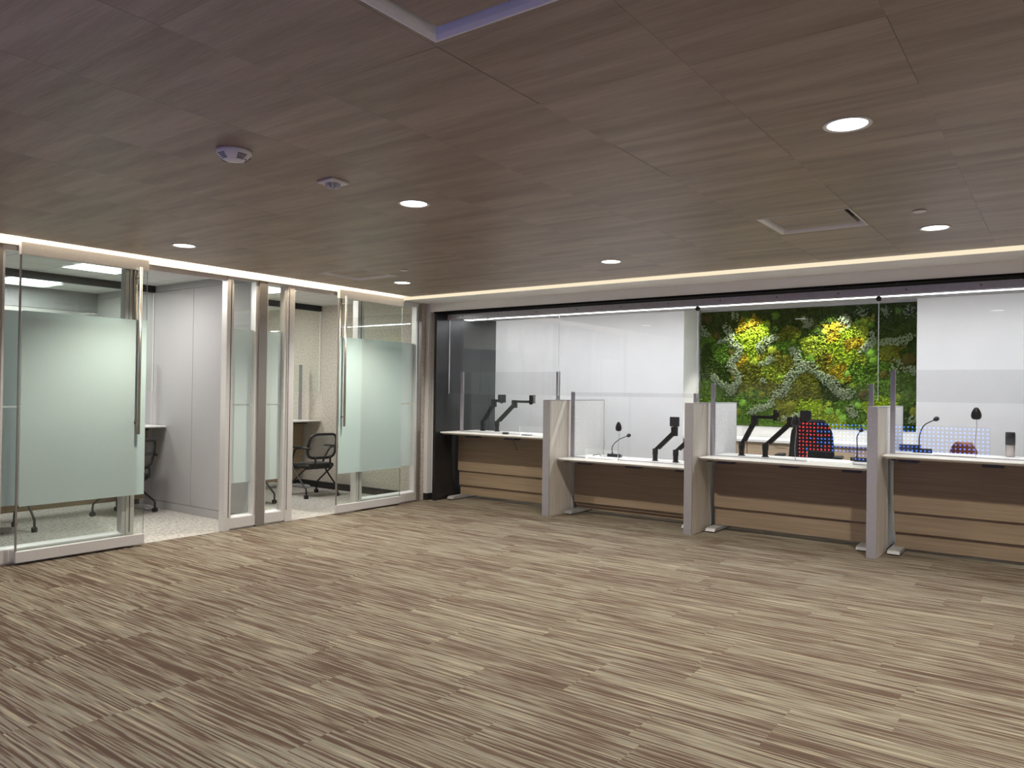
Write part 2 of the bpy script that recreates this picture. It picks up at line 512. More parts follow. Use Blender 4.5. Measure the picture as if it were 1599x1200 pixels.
def tube(bm, pts, r, seg=10, mi=0, rs=None, cap=True):
    pts = [Vector(p) for p in pts]
    rings = []
    prev = None
    for i, p in enumerate(pts):
        if i == 0:
            t = pts[1] - pts[0]
        elif i == len(pts) - 1:
            t = pts[-1] - pts[-2]
        else:
            t = (pts[i + 1] - p).normalized() + (p - pts[i - 1]).normalized()
        t.normalize()
        if prev is None:
            a = Vector((0, 0, 1)) if abs(t.z) < 0.9 else Vector((1, 0, 0))
            u = t.cross(a).normalized()
        else:
            u = (prev - t * prev.dot(t)).normalized()
        prev = u
        w = t.cross(u)
        rr = rs[i] if rs else r
        rings.append([bm.verts.new(p + (u * math.cos(2 * PI * k / seg) + w * math.sin(2 * PI * k / seg)) * rr) for k in range(seg)])
    for a, b in zip(rings, rings[1:]):
        for k in range(seg):
            f = bm.faces.new((a[k], a[(k + 1) % seg], b[(k + 1) % seg], b[k]))
            f.smooth = True
            f.material_index = mi
    if cap:
        for ring, rev in ((rings[0], True), (rings[-1], False)):
            f = bm.faces.new(ring[::-1] if rev else ring)
            f.material_index = mi

def smooth_path(pts, n=6):
    """Catmull-Rom through the points"""
    P = [Vector(p) for p in pts]
    P = [P[0] * 2 - P[1]] + P + [P[-1] * 2 - P[-2]]
    out = []
    for i in range(1, len(P) - 2):
        for k in range(n):
            t = k / n
            a, b, c, d = P[i - 1], P[i], P[i + 1], P[i + 2]
            out.append(0.5 * ((2 * b) + (c - a) * t + (2 * a - 5 * b + 4 * c - d) * t * t + (3 * b - a - 3 * c + d) * t ** 3))
    out.append(P[-2])
    return out

def lathe(bm, prof, seg=32, mi=0, smooth=True, center=(0, 0, 0)):
    cx, cy_, cz = center
    rings = []
    for r, z in prof:
        if r < 1e-6:
            rings.append([bm.verts.new((cx, cy_, cz + z))])
        else:
            rings.append([bm.verts.new((cx + r * math.cos(2 * PI * k / seg), cy_ + r * math.sin(2 * PI * k / seg), cz + z)) for k in range(seg)])
    for a, b in zip(rings, rings[1:]):
        for k in range(seg):
            k2 = (k + 1) % seg
            if len(a) == 1 and len(b) == 1:
                continue
            if len(a) == 1:
                f = bm.faces.new((a[0], b[k2], b[k]))
            elif len(b) == 1:
                f = bm.faces.new((a[k], a[k2], b[0]))
            else:
                f = bm.faces.new((a[k], a[k2], b[k2], b[k]))
            f.smooth = smooth
            f.material_index = mi

def ball(bm, c, r, sub=2, mi=0, squash=(1, 1, 1)):
    mt = Matrix.Translation(c) @ Matrix.Diagonal((*squash, 1))
    res = bmesh.ops.create_icosphere(bm, subdivisions=sub, radius=r, matrix=mt)
    for v in res['verts']:
        for f in v.link_faces:
            f.smooth = True
            f.material_index = mi
    return res['verts']

def obj(name, bm, mats, parent=None, loc=None, norm=True):
    if norm:
        bmesh.ops.recalc_face_normals(bm, faces=bm.faces[:])
    me = bpy.data.meshes.new(name)
    bm.to_mesh(me)
    bm.free()
    for mt in (mats if isinstance(mats, (list, tuple)) else [mats]):
        me.materials.append(M[mt] if isinstance(mt, str) else mt)
    o = bpy.data.objects.new(name, me)
    COL.objects.link(o)
    if parent is not None:
        o.parent = parent
    if loc is not None:
        o.location = loc
    return o

def box(name, lo, hi, mats, parent=None, bev=0.0):
    bm = bmesh.new()
    bx(bm, lo, hi, bev)
    return obj(name, bm, mats, parent)

def tag(o, label, cat, group=None):
    o['label'] = label
    o['category'] = cat
    if group:
        o['group'] = group
    return o

def thing(name, label, cat, loc=(0, 0, 0), rz=0.0, group=None):
    o = bpy.data.objects.new(name, None)
    o.empty_display_size = 0.1
    COL.objects.link(o)
    o.location = loc
    o.rotation_euler = (0, 0, rz)
    return tag(o, label, cat, group)

def holder(name, loc=(0, 0, 0)):
    o = bpy.data.objects.new(name, None)
    COL.objects.link(o)
    o.location = loc
    o['kind'] = 'structure'
    return o

def struct(name, o_bm, mats, label=None):
    o = obj(name, o_bm, mats)
    o['kind'] = 'structure'
    return o

def sbox(name, lo, hi, mats, bev=0.0):
    o = box(name, lo, hi, mats, None, bev)
    o['kind'] = 'structure'
    return o

def children(o):
    return [c for c in bpy.data.objects if c.parent == o]

def copy_tree(root, label=None, loc=None, rz=None, group=None):
    kids = [(c, children(c)) for c in children(root)]
    r = root.copy()
    COL.objects.link(r)
    if loc is not None:
        r.location = loc
    if rz is not None:
        r.rotation_euler = (0, 0, rz)
    if label:
        r['label'] = label
    if group:
        r['group'] = group
    for c, subs in kids:
        k = c.copy()
        COL.objects.link(k)
        k.parent = r
        for s in subs:
            q = s.copy()
            COL.objects.link(q)
            q.parent = k
    return r

def pane(name, axis, at, t, a0, a1, z0, z1, parent, mats=('glass', 'glass_edge'), notch=None, edges=True):
    """sheet of glass; axis 'y' = sheet lies across y (faces +-y), 'x' = faces +-x; the rim faces take the edge material"""
    bm = bmesh.new()
    if notch:
        n0, n1, nz = notch
        pts = [(a0, z0), (n0, z0), (n0, nz), (n1, nz), (n1, z0), (a1, z0), (a1, z1), (a0, z1)]
    else:
        pts = [(a0, z0), (a1, z0), (a1, z1), (a0, z1)]
    fs = prism(bm, pts, axis, at - t / 2, at + t / 2)
    if edges:
        for f in fs[2:]:
            f.material_index = 1
    return obj(name, bm, mats, parent)

# ------------------------------------------------------------------ structure: floors
XP = -7.29           # face of the glass partition
bm = bmesh.new(); bx(bm, (-7.33, -3.0, -0.06), (2.6, 8.78, 0.0))
struct('floor', bm, 'carpet')
bm = bmesh.new(); bx(bm, (-11.1, 2.4, -0.06), (-7.33, 8.0, 0.0))
struct('floor_rooms', bm, 'light_carpet')
bm = bmesh.new(); bx(bm, (-9.6, 8.78, -0.06), (2.6, 11.2, 0.0))
struct('floor_staff', bm, 'light_carpet')

# ------------------------------------------------------------------ structure: wood ceiling with openings for the air diffusers
DIFFUSERS = [(-1.80, -1.18, 5.37, 5.98), (-6.55, -5.93, 5.37, 5.98), (-1.83, -1.21, 1.40, 2.015)]
bm = bmesh.new()
xs = sorted({-7.12, 2.6} | {v for d in DIFFUSERS for v in d[:2]})
ys = sorted({-3.0, 7.42} | {v for d in DIFFUSERS for v in d[2:]})
for i in range(len(xs) - 1):
    for j in range(len(ys) - 1):
        cx_, cy_ = (xs[i] + xs[i + 1]) / 2, (ys[j] + ys[j + 1]) / 2
        if any(d[0] < cx_ < d[1] and d[2] < cy_ < d[3] for d in DIFFUSERS):
            continue
        bx(bm, (xs[i], ys[j], CEIL), (xs[i + 1], ys[j + 1], CEIL + 0.02))
struct('ceiling', bm, 'wood_ceiling')
sbox('ceiling_deck', (-11.1, -3.0, 3.10), (2.7, 11.2, 3.16), 'dark_grey')

# ------------------------------------------------------------------ structure: outer walls
sbox('wall_back', (-7.5, -3.12, 0), (2.72, -3.0, 3.1), 'white_wall')
sbox('wall_right', (2.6, -3.0, 0), (2.72, 11.2, 3.1), 'white_wall')
sbox('wall_left', (-7.42, -3.0, 0), (XP, 2.55, 3.1), 'white_wall')
# ------------------------------------------------------------------ structure: bulkhead over the counter
bm = bmesh.new()
bx(bm, (XP + 0.0, 7.47, 2.755), (2.6, 7.97, 3.10))
bx(bm, (XP + 0.0, 7.97, 2.640), (2.6, 9.35, 3.10))
struct('wall_bulkhead', bm, 'grey_soffit')
bm = bmesh.new()
bx(bm, (-7.19, 7.962, 2.618), (0.42, 8.20, 2.640))
bx(bm, (-7.19, 8.32, 2.625), (0.42, 9.355, 2.640), mi=1)
bx(bm, (-7.19, 9.35, 2.625), (0.42, 9.362, 2.75), mi=1)
struct('trim_header', bm, ['black_matte', 'rear_soffit'])
# black jamb at the left end, pale pier beside it
sbox('wall_jamb', (-7.195, 7.985, 0.0), (-7.150, 9.35, 2.640), 'black_clad')
bm = bmesh.new()
bx(bm, (-9.6, 8.06, 0.0), (-7.196, 9.349, 3.1))
bx(bm, (-7.33, 7.95, 0.095), (-7.265, 8.06, 2.756))
struct('wall_pier', bm, 'white_wall')
bm = bmesh.new()
bx(bm, (-7.325, 7.945, 0.0), (-7.262, 7.955, 0.095))
bx(bm, (-7.262, 7.945, 0.0), (-7.255, 8.05, 0.095))
bx(bm, (-7.262, 8.045, 0.0), (-7.196, 8.059, 0.095))
struct('baseboard_pier', bm, 'base_black')
sbox('wall_right_jamb', (0.42, 7.985, 0.0), (2.6, 9.35, 2.640), 'black_clad')

# staff area behind the counters
MX0, MX1, MY = -4.52, -1.50, 11.0
sbox('wall_staff_left', (-9.6, 9.35, 0), (-9.5, 10.4, 3.1), 'white_wall')
bm = bmesh.new()
bx(bm, (-9.6, 10.40, 0), (MX0, 11.12, 3.1))
struct('wall_staff_back', bm, 'white_wall')
sbox('wall_staff_back_right', (MX1, 10.40, 0), (2.6, 11.12, 3.1), 'white_wall')
sbox('wall_staff_niche', (MX0, 11.04, 0), (MX1, 11.12, 3.1), 'white_wall')
sbox('ceiling_staff', (-9.5, 9.362, 2.86), (2.6, 11.04, 2.90), 'tiles')

# ------------------------------------------------------------------ structure: meeting rooms behind the partition
sbox('wall_room_back', (-11.1, 2.4, 0), (-11.0, 8.0, 3.1), 'grey_panel')
sbox('wall_room_left', (-11.0, 2.4, 0), (-7.40, 2.5, 3.1), 'grey_panel')
bm = bmesh.new()
bx(bm, (-11.0, 5.19, 0.0), (-7.39, 5.28, 3.1))
bx(bm, (-11.0, 5.18, 0.103), (-9.487, 5.19, 2.742)); bx(bm, (-9.481, 5.18, 0.103), (-8.590, 5.19, 2.742)); bx(bm, (-8.584, 5.18, 0.103), (-7.39, 5.19, 2.742))
bx(bm, (-11.0, 5.18, 2.749), (-7.39, 5.19, 2.83)); bx(bm, (-11.0, 5.178, 0.0), (-7.39, 5.19, 0.097))
bx(bm, (-11.0, 5.28, 0.0), (-7.39, 5.29, 2.83), mi=1)
for f in bm.faces:
    c = f.calc_center_median()
    if f.material_index == 0 and 5.185 < c.y < 5.195 and f.normal.y < 0 and f.calc_area() > 5:
        f.material_index = 2
struct('wall_between_rooms', bm, ['grey_panel', 'fabric_wall', 'groove'])
sbox('wall_room_right', (-11.0, 7.85, 0), (-7.335, 8.06, 3.1), 'fabric_wall')
sbox('baseboard_room_right', (-11.0, 7.838, 0), (-7.40, 7.85, 0.10), 'base_black')
sbox('baseboard_room_middle', (-11.0, 5.29, 0), (-7.40, 5.302, 0.10), 'base_black')
sbox('trim_room_band', (-11.0, 2.5, 2.56), (-10.985, 5.18, 2.83), 'grey_panel_dark')
bm = bmesh.new()
bx(bm, (-11.0, 2.5, 2.83), (-7.39, 5.19, 2.86)); bx(bm, (-11.0, 5.28, 2.83), (-7.39, 7.85, 2.86))
struct('ceiling_rooms', bm, 'tiles')

# ------------------------------------------------------------------ structure: glass partition (runs along y at x = XP)
XB = XP - 0.10
# header over everything
bm = bmesh.new()
bx(bm, (XB, 2.55, 2.745), (XP, 7.82, 3.10))
bx(bm, (XP - 0.06, 3.815, 2.692), (XP - 0.012, 4.787, 2.745))     # door tracks
bx(bm, (XP - 0.06, 5.672, 2.692), (XP - 0.012, 6.65, 2.745))
bx(bm, (XP - 0.004, 2.56, 2.739), (XP + 0.016, 7.80, 2.748))
for y in (4.55, 6.05):
    bx(bm, (XP - 0.012, y, 2.735), (XP + 0.012, y + 0.014, 2.75))
struct('trim_partition_header', bm, 'alu')
def post(name, y0, y1, mat='alu', x1=XP):
    bm = bmesh.new()
    bx(bm, (XB, y0, 0.0), (x1, y1, 2.745), 0.004)
    return struct(name, bm, mat)
post('trim_1', 2.55, 2.655, 'alu_dark')
post('trim_2', 3.735, 3.815)
post('trim_3', 4.787, 4.856)
post('trim_4', 5.185, 5.292, 'alu_dark', XP + 0.006)
post('trim_5', 5.573, 5.672)
post('trim_6', 6.650, 6.745)
post('trim_7', 7.765, 7.830, 'alu_dark')
# thin dark gaskets beside the posts, as seen from the lobby
bm = bmesh.new()
for y in (3.765, 4.833, 5.586, 6.70):
    bx(bm, (XP - 0.004, y, 0.14), (XP + 0.0015, y + 0.008, 2.70))
struct('trim_gaskets', bm, 'gasket')

def window(name, y0, y1, top, mat, bands, dark=False):
    """fixed glazed panel: frame with sill, pane, two frosted bands with a clear slit between"""
    h = holder(name, (XP, y0, 0))
    W = y1 - y0
    bm = bmesh.new()
    bx(bm, (-0.10, 0, 0.02), (-0.008, W, 0.128))            # sill rail
    bx(bm, (-0.10, 0, 0.0), (-0.03, W, 0.02))
    bx(bm, (-0.10, 0, top), (-0.008, W, 2.745))             # head rail
    bx(bm, (-0.10, 0, 0.128), (-0.012, 0.02, top))
    bx(bm, (-0.10, W - 0.034, 0.128), (-0.012, W, top))
    obj('frame', bm, mat, h)
    bm = bmesh.new()
    prism(bm, [(-0.098, 0.128), (-0.02, 0.128), (-0.02, 0.135), (-0.098, 0.150)], 'y', 0.02, W - 0.034)
    obj('glazing_bead', bm, 'white_plastic', h)
    pane('glass', 'x', -0.072, 0.010, 0.012, W - 0.024, 0.12, top + 0.01, h, edges=False)
    bm = bmesh.new()
    for z0, z1 in bands:
        bx(bm, (-0.0655, 0.02, z0), (-0.0635, W - 0.034, z1))
    obj('frosted_film', bm, 'frost', h)
    return h
BANDS = [(0.50, 1.346), (1.362, 2.185)]
window('window_1', 2.655, 3.735, 2.695, 'alu', BANDS)
window('window_2', 4.856, 5.185, 2.725, 'alu', BANDS)
window('window_3', 5.292, 5.573, 2.725, 'alu', BANDS)
window('window_4', 6.745, 7.765, 2.695, 'alu', BANDS)

def sliding_door(name, y0, y1, handle_y):
    h = holder(name, (XP + 0.045, y0, 0))
    W = y1 - y0
    bm = bmesh.new()
    bx(bm, (-0.024, 0, 0.022), (0.022, W, 0.118), 0.003)
    obj('bottom_rail', bm, 'alu', h)
    bm = bmesh.new()
    bx(bm, (-0.026, 0, 2.660), (0.024, W, 2.772), 0.003)
    obj('top_rail', bm, 'alu', h)
    pane('glass', 'x', 0.0, 0.012, 0.006, W - 0.004, 0.11, 2.67, h, ('glass', 'alu_dark'))
    bm = bmesh.new()
    bx(bm, (0.0065, 0.022, 0.500), (0.0085, W - 0.006, 2.182))
    obj('frosted_film', bm, 'frost_door', h)
    bm = bmesh.new()
    bx(bm, (-0.008, 0.0, 0.118), (0.010, 0.012, 2.66))
    obj('edge_strip', bm, 'alu_dark', h)
    for s, nm in ((1, 'handle'), (-1, 'inner_handle')):
        bm = bmesh.new()
        hx = 0.062 if s > 0 else -0.027
        tube(bm, [(hx, handle_y - y0, 1.085), (hx, handle_y - y0, 2.685)], 0.0145, 14)
        hd = obj(nm, bm, 'steel', h)
        for z in (1.20, 2.59):
            bm = bmesh.new()
            tube(bm, [(0.009 * s, handle_y - y0, z), (hx, handle_y - y0, z)], 0.009, 10)
            tube(bm, [(0.009 * s, handle_y - y0, z), (0.015 * s, handle_y - y0, z)], 0.017, 12)
            obj('standoff', bm, 'steel', hd)
    return h
sliding_door('door_1', 2.765, 3.885, 3.785)
sliding_door('door_2', 6.285, 7.395, 6.350)

# ------------------------------------------------------------------ ceiling fixtures
def downlight_proto():
    t = thing('downlight', '', 'ceiling light', (0, 0, CEIL), 0, 'round recessed downlights')
    bm = bmesh.new()
    lathe(bm, [(0.104, -0.0005), (0.106, -0.004), (0.100, -0.006), (0.088, -0.004), (0.085, 0.0), (0.085, -0.0005)], 40)
    obj('trim_ring', bm, 'white_plastic', t)
    bm = bmesh.new()
    lathe(bm, [(0.0, -0.0012), (0.05, -0.0014), (0.087, -0.002)], 40)
    obj('lens', bm, 'lens', t)
    return t
DL_LABELS = ['largest round recessed downlight, glowing white above the two right-hand counters',
             'round recessed downlight beside the square motion sensor',
             'round recessed downlight above the first sliding glass door',
             'small round recessed downlight by the far ceiling corner over the second sliding door',
             'round recessed downlight above the leftmost counter, before the glowing cream fascia band',
             'round recessed downlight beside the square air diffuser, nearest the right end of the glowing fascia band']
dl = downlight_proto()
for i, (x, y) in enumerate(DOWNLIGHTS):
    t = dl if i == 0 else copy_tree(dl)
    t.location = (x, y, CEIL)
    t['label'] = DL_LABELS[i]

tag(obj('linear_glow', (lambda b: (bx(b, (XP + 0.012, 7.458, 2.757), (2.59, 7.467, 2.812)), b)[1])(bmesh.new()), 'cove_fascia_glow'),
    'long cream fascia band with cove light put in as its own glow, along the ceiling edge above the counters', 'ceiling light')  # cove-lit fascia, its brightness put in as emission rather than cast by a lamp
tag(box('linear_glow', (-6.93, 8.890, 2.606), (0.40, 8.918, 2.625), 'white_strip'),
    'thin white light strip under the black header behind the hanging glass', 'ceiling light')
tag(box('linear_glow', (-7.235, 2.6, 2.935), (-7.175, 7.40, 2.95), 'cove_fascia_glow'),
    'warm light strip tucked in the ceiling gap above the glass partition', 'ceiling light')

def diffuser(lo_x, hi_x, lo_y, hi_y, label):
    cx_, cy_ = (lo_x + hi_x) / 2, (lo_y + hi_y) / 2
    hx, hy = (hi_x - lo_x) / 2, (hi_y - lo_y) / 2
    t = thing('air_diffuser', label, 'air vent', (cx_, cy_, CEIL), 0, 'square ceiling air diffusers')
    bm = bmesh.new()
    # upstand, then a lip at ceiling level, then sloped slot walls up to the dark throat
    o, i = (hx, hy), (hx - 0.058, hy - 0.058)
    def ring(a, z):
        return [bm.verts.new((sx * a[0], sy * a[1], z)) for sx, sy in ((-1, -1), (1, -1), (1, 1), (-1, 1))]
    rs = [ring((o[0] - 0.0005, o[1] - 0.0005), 0.02), ring((o[0] - 0.0005, o[1] - 0.0005), -0.003), ring((o[0] - 0.010, o[1] - 0.010), -0.003),
          ring((o[0] - 0.022, o[1] - 0.022), 0.010), ring((o[0] - 0.034, o[1] - 0.034), 0.035), ring((o[0] - 0.038, o[1] - 0.038), 0.074)]
    for a, b in zip(rs, rs[1:]):
        for k in range(4):
            bm.faces.new((a[k], a[(k + 1) % 4], b[(k + 1) % 4], b[k]))
    obj('frame', bm, 'white_plastic', t)
    bm = bmesh.new()
    bx(bm, (-i[0] - 0.018, -i[1] - 0.018, 0.075), (i[0] + 0.018, i[1] + 0.018, 0.085))
    obj('throat', bm, 'gasket', t)
    bm = bmesh.new()
    bx(bm, (-i[0], -i[1], 0.016), (i[0], i[1], 0.022)); bx(bm, (-0.06, -0.06, 0.022), (0.06, 0.06, 0.076))
    obj('core_panel', bm, 'wood_panel', t)
diffuser(*DIFFUSERS[0], 'square air diffuser with wood core panel, above the third counter')
diffuser(*DIFFUSERS[1], 'square air diffuser with wood core panel, near the second sliding glass door')
diffuser(*DIFFUSERS[2], 'square air diffuser with pale lilac slot, cut by the top of the photo')

t = thing('smoke_detector', 'round white smoke detector with two dark grilles on the wood ceiling', 'smoke detector', (-3.55, 2.355, CEIL), 0.9)
bm = bmesh.new()
lathe(bm, [(0.0, 0.0), (0.088, 0.0), (0.091, -0.008), (0.089, -0.018), (0.078, -0.032), (0.062, -0.045), (0.045, -0.052), (0.0, -0.054)], 40)
obj('housing', bm, 'white_plastic', t)
for a in (-0.95, 0.25, 1.45, 2.65, 3.85):
    bm = bmesh.new()
    for k in range(4):
        rr = 0.058 + k * 0.0075
        zz = -0.046 + k * 0.0062
        for q in range(5):
            b = a + (q - 2) * 0.13
            c = Vector((rr * math.cos(b), rr * math.sin(b), zz))
            mt = Matrix.Translation(c) @ Matrix.Rotation(b, 4, 'Z') @ Matrix.Rotation(math.radians(40), 4, 'Y')
            bmesh.ops.create_cube(bm, size=1.0, matrix=mt @ Matrix.Diagonal((0.0078, 0.0082, 0.004, 1)))
    obj('grille', bm, 'gasket', t)
bm = bmesh.new()
for a in (-0.3, -0.42):
    ball(bm, (0.063 * math.cos(a), 0.063 * math.sin(a), -0.0455), 0.003, 1)
obj('indicator', bm, 'gasket', t)

t = thing('motion_sensor', 'small square white motion sensor with a domed lens on the wood ceiling', 'motion sensor', (-3.565, 3.035, CEIL), 0.0)
bm = bmesh.new()
bx(bm, (-0.068, -0.068, -0.016), (0.068, 0.068, 0.0), 0.004)
obj('plate', bm, 'white_plastic', t)
bm = bmesh.new()
lathe(bm, [(0.044, -0.016), (0.042, -0.026), (0.033, -0.037), (0.018, -0.043), (0.0, -0.045)], 32)
obj('lens', bm, 'grey_plastic', t)
bm = bmesh.new()
for k in range(8):
    a = k * PI / 4
    tube(bm, [(0.0435 * math.cos(a), 0.0435 * math.sin(a), -0.018), (0.034 * math.cos(a), 0.034 * math.sin(a), -0.0375), (0.012 * math.cos(a), 0.012 * math.sin(a), -0.0455)], 0.0035, 6)
obj('lens_ribs', bm, 'white_plastic', t)

def sprinkler(x, y, label):
    t = thing('sprinkler_cover', label, 'sprinkler', (x, y, CEIL), 0, 'round sprinkler cover plates')
    bm = bmesh.new()
    lathe(bm, [(0.0, -0.010), (0.038, -0.010), (0.0425, -0.008), (0.043, -0.004), (0.040, -0.003), (0.0, -0.003)], 32)
    obj('cover_plate', bm, 'white_plastic', t)
    bm = bmesh.new()
    lathe(bm, [(0.034, -0.004), (0.034, 0.0)], 24)
    obj('cup', bm, 'gasket', t)
sprinkler(-0.812, 5.69, 'small round white sprinkler cover beside the downlight near the right end')
sprinkler(-5.573, 5.704, 'small round sprinkler cover near the far left air diffuser')

# ------------------------------------------------------------------ meeting room lights
for (x, y), lb in zip(ROOM_PANELS, ['square ceiling light panel in the first glass room, near the partition',
                                    'square ceiling light panel in the first glass room, beyond its hanging glass',
                                    'square ceiling light panel in the second glass room, near the partition',
                                    'square ceiling light panel in the second glass room, beyond its hanging glass']):
    t = thing('ceiling_panel_light', lb, 'ceiling light', (x, y, 2.83), 0, 'square meeting room light panels')
    bm = bmesh.new()
    for s in (-1, 1):
        bx(bm, (s * 0.305, -0.305, -0.006), (s * 0.292, 0.305, 0.0))
        bx(bm, (-0.292, s * 0.305, -0.006), (0.292, s * 0.292, 0.0))
    obj('frame', bm, 'white_plastic', t)
    obj('lens', (lambda b: (bx(b, (-0.292, -0.292, -0.004), (0.292, 0.292, 0.0)), b)[1])(bmesh.new()), 'room_lens', t)
for x in (-3.72, -2.58):
    t = thing('downlight', 'small downlight in the white ceiling above the %s half of the moss wall' % ('left' if x < -3 else 'right'), 'ceiling light', (x, 10.66, 2.86), 0, 'downlights above the moss wall')
    bm = bmesh.new()
    lathe(bm, [(0.085, -0.0005), (0.087, -0.004), (0.080, -0.006), (0.068, -0.003), (0.068, -0.0005)], 32)
    obj('trim_ring', bm, 'white_plastic', t)
    bm = bmesh.new()
    lathe(bm, [(0.0, -0.0012), (0.067, -0.0018)], 32)
    obj('lens', bm, 'lens', t)

# ------------------------------------------------------------------ hanging glass and its channel
HY = 8.25
ch = thing('glass_channel', 'dark anodised channel with screws that clamps the hanging counter glass', 'glass channel', (0, HY, 0))
bm = bmesh.new()
bx(bm, (-7.148, -0.045, 2.545), (0.418, -0.012, 2.625), 0.002)
bx(bm, (-7.148, 0.012, 2.545), (0.418, 0.045, 2.625), 0.002)
bx(bm, (-7.148, -0.012, 2.600), (0.418, 0.012, 2.625))
obj('rail', bm, 'channel', ch)
for i in range(12):
    x = -6.86 + i * 0.62
    bm = bmesh.new()
    tube(bm, [(x, -0.0455, 2.585), (x, -0.050, 2.585)], 0.007, 10)
    obj('screw', bm, 'gasket', ch)
HANG = [-7.140, -5.29, -3.42, -1.53, 0.405]
HL = ['clear hanging glass sheet in front of the black end wall, above the leftmost counter',
      'clear hanging glass sheet above the low second counter, over the plain white wall',
      'clear hanging glass sheet in front of the moss wall, above the third counter',
      'clear hanging glass sheet at the right end, above the counter with the steel tumbler']
for i in range(4):
    g_ = pane('hanging_glass', 'y', HY, 0.012, HANG[i] + 0.002, HANG[i + 1] - 0.002, 1.497, 2.599, None, ('glass_clear', 'glass_edge'))
    tag(g_, HL[i], 'glass screen', 'hanging glass over the counters')
for i, x in ((1, HANG[2]), (2, HANG[3])):
    t = thing('glass_clip', ['small dark clip gripping the glass joint over the first divider', 'small dark clip at the glass joint by the left edge of the moss wall',
                             'small dark clip at the glass joint over the third divider'][i], 'clip', (x, HY, 0), 0, 'clips at the hanging glass joints')
    bm = bmesh.new()
    lathe(bm, [(0.0, -0.012), (0.026, -0.012), (0.026, -0.0065), (0.0, -0.0065)], 20)
    lathe(bm, [(0.0, 0.0065), (0.026, 0.0065), (0.026, 0.012), (0.0, 0.012)], 20)
    for v in bm.verts:
        v.co = Vector((v.co.x, v.co.z, v.co.y + 2.515))
    obj('disc', bm, 'gasket', t)

# ------------------------------------------------------------------ dividers between counters
def divider(x0, x1, label):
    t = thing('divider', label, 'divider', ((x0 + x1) / 2, 7.9, 0), 0, 'pale dividers between the counters')
    w = (x1 - x0) / 2
    H = 1.445
    bm = bmesh.new(); bx(bm, (-w, 0.0, 0.0), (w, 0.016, H - 0.012), 0.0015); obj('front_edge', bm, 'divider_trim', t)
    bm = bmesh.new(); bx(bm, (-w + 0.001, 0.016, 0.0), (w - 0.001, 0.515, H - 0.012)); obj('front_panel', bm, 'divider', t)
    bm = bmesh.new(); bx(bm, (-w + 0.006, 0.515, 0.02), (w - 0.006, 0.530, H - 0.012)); obj('seam', bm, 'divider_trim', t)
    bm = bmesh.new(); bx(bm, (-w + 0.001, 0.530, 0.02), (w - 0.001, 1.36, H - 0.012)); obj('rear_panel', bm, 'divider_back', t)
    bm = bmesh.new(); bx(bm, (-w, 1.36, 0.0), (w, 1.375, H - 0.012)); obj('rear_edge', bm, 'divider_trim', t)
    bm = bmesh.new(); bx(bm, (-w, 0.0, H - 0.012), (w, 1.375, H), 0.0015); obj('top_cap', bm, 'divider_trim', t)
divider(-5.287, -5.188, 'tall pale divider between the leftmost counter and the low second counter')
divider(-3.414, -3.322, 'tall pale divider between the low second counter and the third counter')
divider(-1.558, -1.466, 'tall pale divider between the third counter and the rightmost counter')

# ------------------------------------------------------------------ sit-stand counters
def desk(x0, x1, z, steps, label, brackets):
    W = x1 - x0
    t = thing('counter_desk', label, 'desk', (x0, 8.02, 0), 0, 'height adjustable counters')
    D = 0.86
    # top: rounded corners, undercut front edge
    def outline(ins):
        r = 0.06
        pts = []
        for cx_, cy_, a0 in ((r, r, PI), (W - r, r, 1.5 * PI), (W - r, D - r, 0), (r, D - r, 0.5 * PI)):
            for k in range(5):
                a = a0 + k * PI / 8
                pts.append((cx_ + (r - ins) * math.cos(a), cy_ + (r - ins) * math.sin(a)))
        return pts
    bm = bmesh.new()
    rings = []
    for ins, zz in ((0.035, z - 0.030), (0.004, z - 0.012), (0.0, z - 0.006), (0.004, z)):
        rings.append([bm.verts.new((p[0], p[1], zz)) for p in outline(ins)])
    n = len(rings[0])
    bm.faces.new(rings[0][::-1]); bm.faces.new(rings[-1])
    for a, b in zip(rings, rings[1:]):
        for k in range(n):
            bm.faces.new((a[k], a[(k + 1) % n], b[(k + 1) % n], b[k]))
    obj('top', bm, 'white_top', t)
    # modesty panels, each lower one a little further back
    zt = z - 0.040
    y = 0.385
    for i, zb in enumerate(steps):
        bm = bmesh.new()
        bx(bm, (0.045 + 0.006 * i, y, zb), (W - 0.035, y + 0.018, zt), 0.0015)
        obj('modesty_panel', bm, 'modesty', t)
        zt = zb + 0.06
        y += 0.026
    # T-feet with bevelled noses, columns, crossbeam
    for s, xf in ((0, 0.03), (1, W - 0.14)):
        bm = bmesh.new()
        prism(bm, [(0.17, 0.012), (0.19, 0.040), (0.23, 0.048), (0.80, 0.048), (0.84, 0.040), (0.86, 0.012)], 'x', xf, xf + 0.11)
        prism(bm, [(0.20, 0.0), (0.20, 0.012), (0.83, 0.012), (0.83, 0.0)], 'x', xf + 0.01, xf + 0.10, mi=1)
        obj('foot', bm, ['foot', 'gasket'], t)
        bm = bmesh.new()
        bx(bm, (xf + 0.015, 0.52, 0.048), (xf + 0.095, 0.60, z * 0.6))
        bx(bm, (xf + 0.022, 0.527, z * 0.6), (xf + 0.088, 0.593, z - 0.06))
        obj('leg', bm, 'black_plastic', t)
    bm = bmesh.new()
    bx(bm, (0.05, 0.53, z - 0.075), (W - 0.05, 0.60, z - 0.030))
    bx(bm, (0.07, 0.10, z - 0.050), (0.11, 0.80, z - 0.030))
    bx(bm, (W - 0.11, 0.10, z - 0.050), (W - 0.07, 0.80, z - 0.030))
    obj('frame', bm, 'black_plastic', t)
    for xb in brackets:
        bm = bmesh.new()
        bx(bm, (xb - 0.085, 0.155, z - 0.068), (xb + 0.085, 0.30, z - 0.0295), 0.004)
        obj('bracket', bm, 'navy_plastic', t)
    return t
